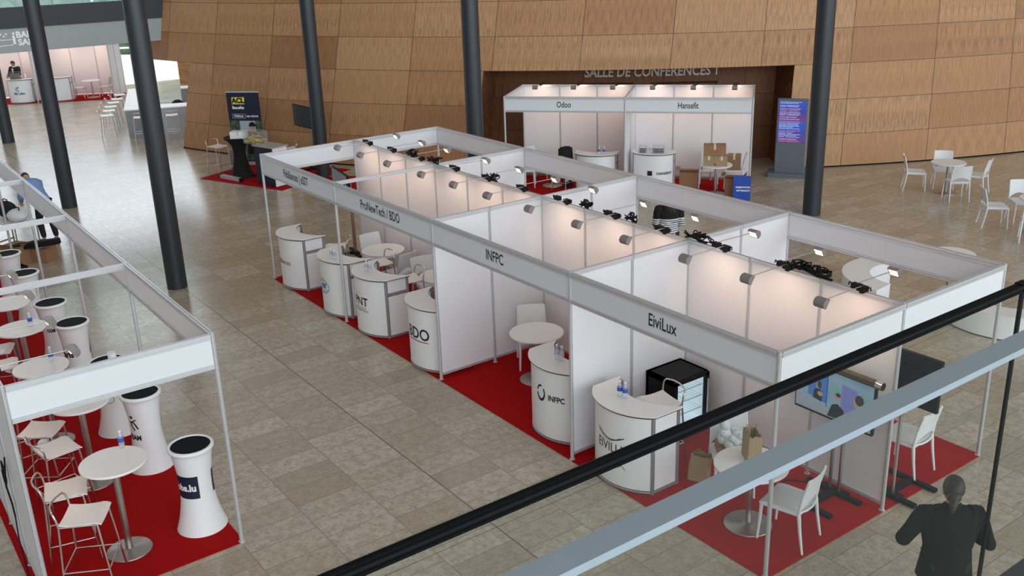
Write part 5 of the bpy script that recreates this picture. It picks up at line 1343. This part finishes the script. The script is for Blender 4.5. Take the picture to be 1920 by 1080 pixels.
    for s in 'lr': lo.append([(P['pelvis'], .128), (P['hip_' + s], .105), (P['kn_' + s], .078), (P['an_' + s] + V((0, 0, .02)), .058)])
    b = MB(); b.add(*skin(lo), True); part('trousers', b, leg_m, t)
    for s in 'lr':
        b = MB(); a, q = P['an_' + s], P['toe_' + s]; d = (q - a); d.z = 0; d.normalize()
        b.add(*skin([[(V((a.x, a.y, .045)) - d * .05, .042), (V((a.x, a.y, .045)) + d * .06, .046), (V((a.x, a.y, .036)) + d * .17, .034)]]), True); part('shoe', b, 'shoe', t)
    if under:
        b = MB(); cw = P['chest'] + fwd * 0; cf = (P['chest'] + P['waist']) / 2
        b.add([V((cf.x + .152, -.05, P['chest'].z + .12)), V((cf.x + .152, .05, P['chest'].z + .12)), V((cf.x + .148, 0, P['waist'].z + .04))], [(0, 1, 2)]); part('shirt_front', b, under, t)
    return t
def stand(**k):
    J = dict(pelvis=(0, 0, .93), waist=(0, 0, 1.08), chest=(.0, 0, 1.27), neck=(.0, 0, 1.47), head=(.025, 0, 1.60),
             sh_l=(0, .185, 1.39), sh_r=(0, -.185, 1.39), el_l=(.0, .24, 1.12), el_r=(.0, -.24, 1.12), wr_l=(.1, .22, .9), wr_r=(.1, -.22, .9),
             hip_l=(0, .09, .88), hip_r=(0, -.09, .88), kn_l=(.02, .10, .48), kn_r=(.02, -.10, .48), an_l=(0, .11, .085), an_r=(0, -.11, .085), toe_l=(.14, .13, .03), toe_r=(.14, -.13, .03))
    J.update(k); return J
person('person in a charcoal jacket with tied-back hair seen from behind through the glass', (13.60, 0.33, 0), R(140),
       stand(sh_l=(0.02, .21, 1.375), sh_r=(.02, -.21, 1.375), el_l=(.05, .345, 1.13), el_r=(.03, -.345, 1.10), wr_l=(.28, .16, 1.16), wr_r=(.26, -.14, 1.14), head=(.045, -.01, 1.595), an_l=(-.05, .12, .085), toe_l=(.09, .15, .03), kn_l=(0, .11, .48)),
       'skin', 'jacket', 'trousers', 'hair2', 'tail', (R(-14), R(8)), bulk=1.2)
person('person in a blue shirt bending forward over goods beside the high table row', (-5.80, -2.83, 0), R(193),
       stand(pelvis=(0, 0, .92), waist=(.14, 0, 1.06), chest=(.34, 0, 1.22), neck=(.52, 0, 1.325), head=(.64, 0, 1.375), sh_l=(.44, .18, 1.24), sh_r=(.44, -.18, 1.24), el_l=(.56, .22, .98), el_r=(.55, -.22, .98), wr_l=(.72, .16, .84), wr_r=(.72, -.16, .84), kn_l=(.08, .11, .48), kn_r=(-.02, -.11, .48), an_r=(-.10, -.12, .085), toe_r=(.04, -.14, .03)),
       'skin', 'shirt_blue', 'trousers', 'hair', 'short', (0, R(35)))
q = fl(-4.25, 1.02, 0.011)
person('man in a dark suit and white shirt looking down behind a far counter', q, FD - PI / 2 + R(-20),
       stand(el_l=(.10, .26, 1.12), el_r=(.10, -.26, 1.12), wr_l=(.30, .17, 1.06), wr_r=(.30, -.17, 1.06), head=(.055, 0, 1.59)), 'skin', 'suit', 'trousers', 'hair', 'short', (R(10), R(18)), under='shirt_white')
def stripes():
    b = NB('striped_knit'); g = b.n('ShaderNodeTexCoord'); sp = b.n('ShaderNodeSeparateXYZ'); b.l(g.outputs['Object'], sp.inputs[0])
    m = b.math('LESS_THAN', b.math('FRACT', b.math('MULTIPLY', sp.outputs[2], 26.0)), 0.38); yoke = b.math('GREATER_THAN', sp.outputs[2], 1.235)
    f = b.math('MAXIMUM', m, yoke); b.l(b.mix(f, lin('#e3e6e8'), lin('#0e0f13')), b.b.inputs['Base Color']); b.b.inputs['Roughness'].default_value = 0.85; return b.m
MT['stripes'] = stripes()
person('person in a black and white striped jumper glimpsed under the rear name board', (5.1, 5.45, 0), R(150), stand(wr_l=(.22, .12, 1.0), wr_r=(.22, -.12, 1.0)), 'skin', 'stripes', 'trousers', 'hair', 'long')
# small things on the far counter
q = fl(-4.05, 0.30, 1.0115); t = thing('leaflet_rack', 'small display rack on the far counter before the suited man', 'display rack', q, FD); part('rack', wire_rack(0.4, 0.2, 0.3), 'chrome', t); b = MB(); b.box((0, 0, 0.12), (0.36, 0.16, 0.22)); part('leaflets', b, simple('far_leaflets', '#6a6663', 0.6, var=0.5, scale=30), t)
q = fl(-3.62, 0.28, 1.0115); t = thing('paper_cup', 'white paper cup on the far counter end', 'cup', q); b = MB(); b.lathe([(0.035, 0), (0.05, 0.2), (0.05, 0.21)], 16); part('cup', b, 'white', t)
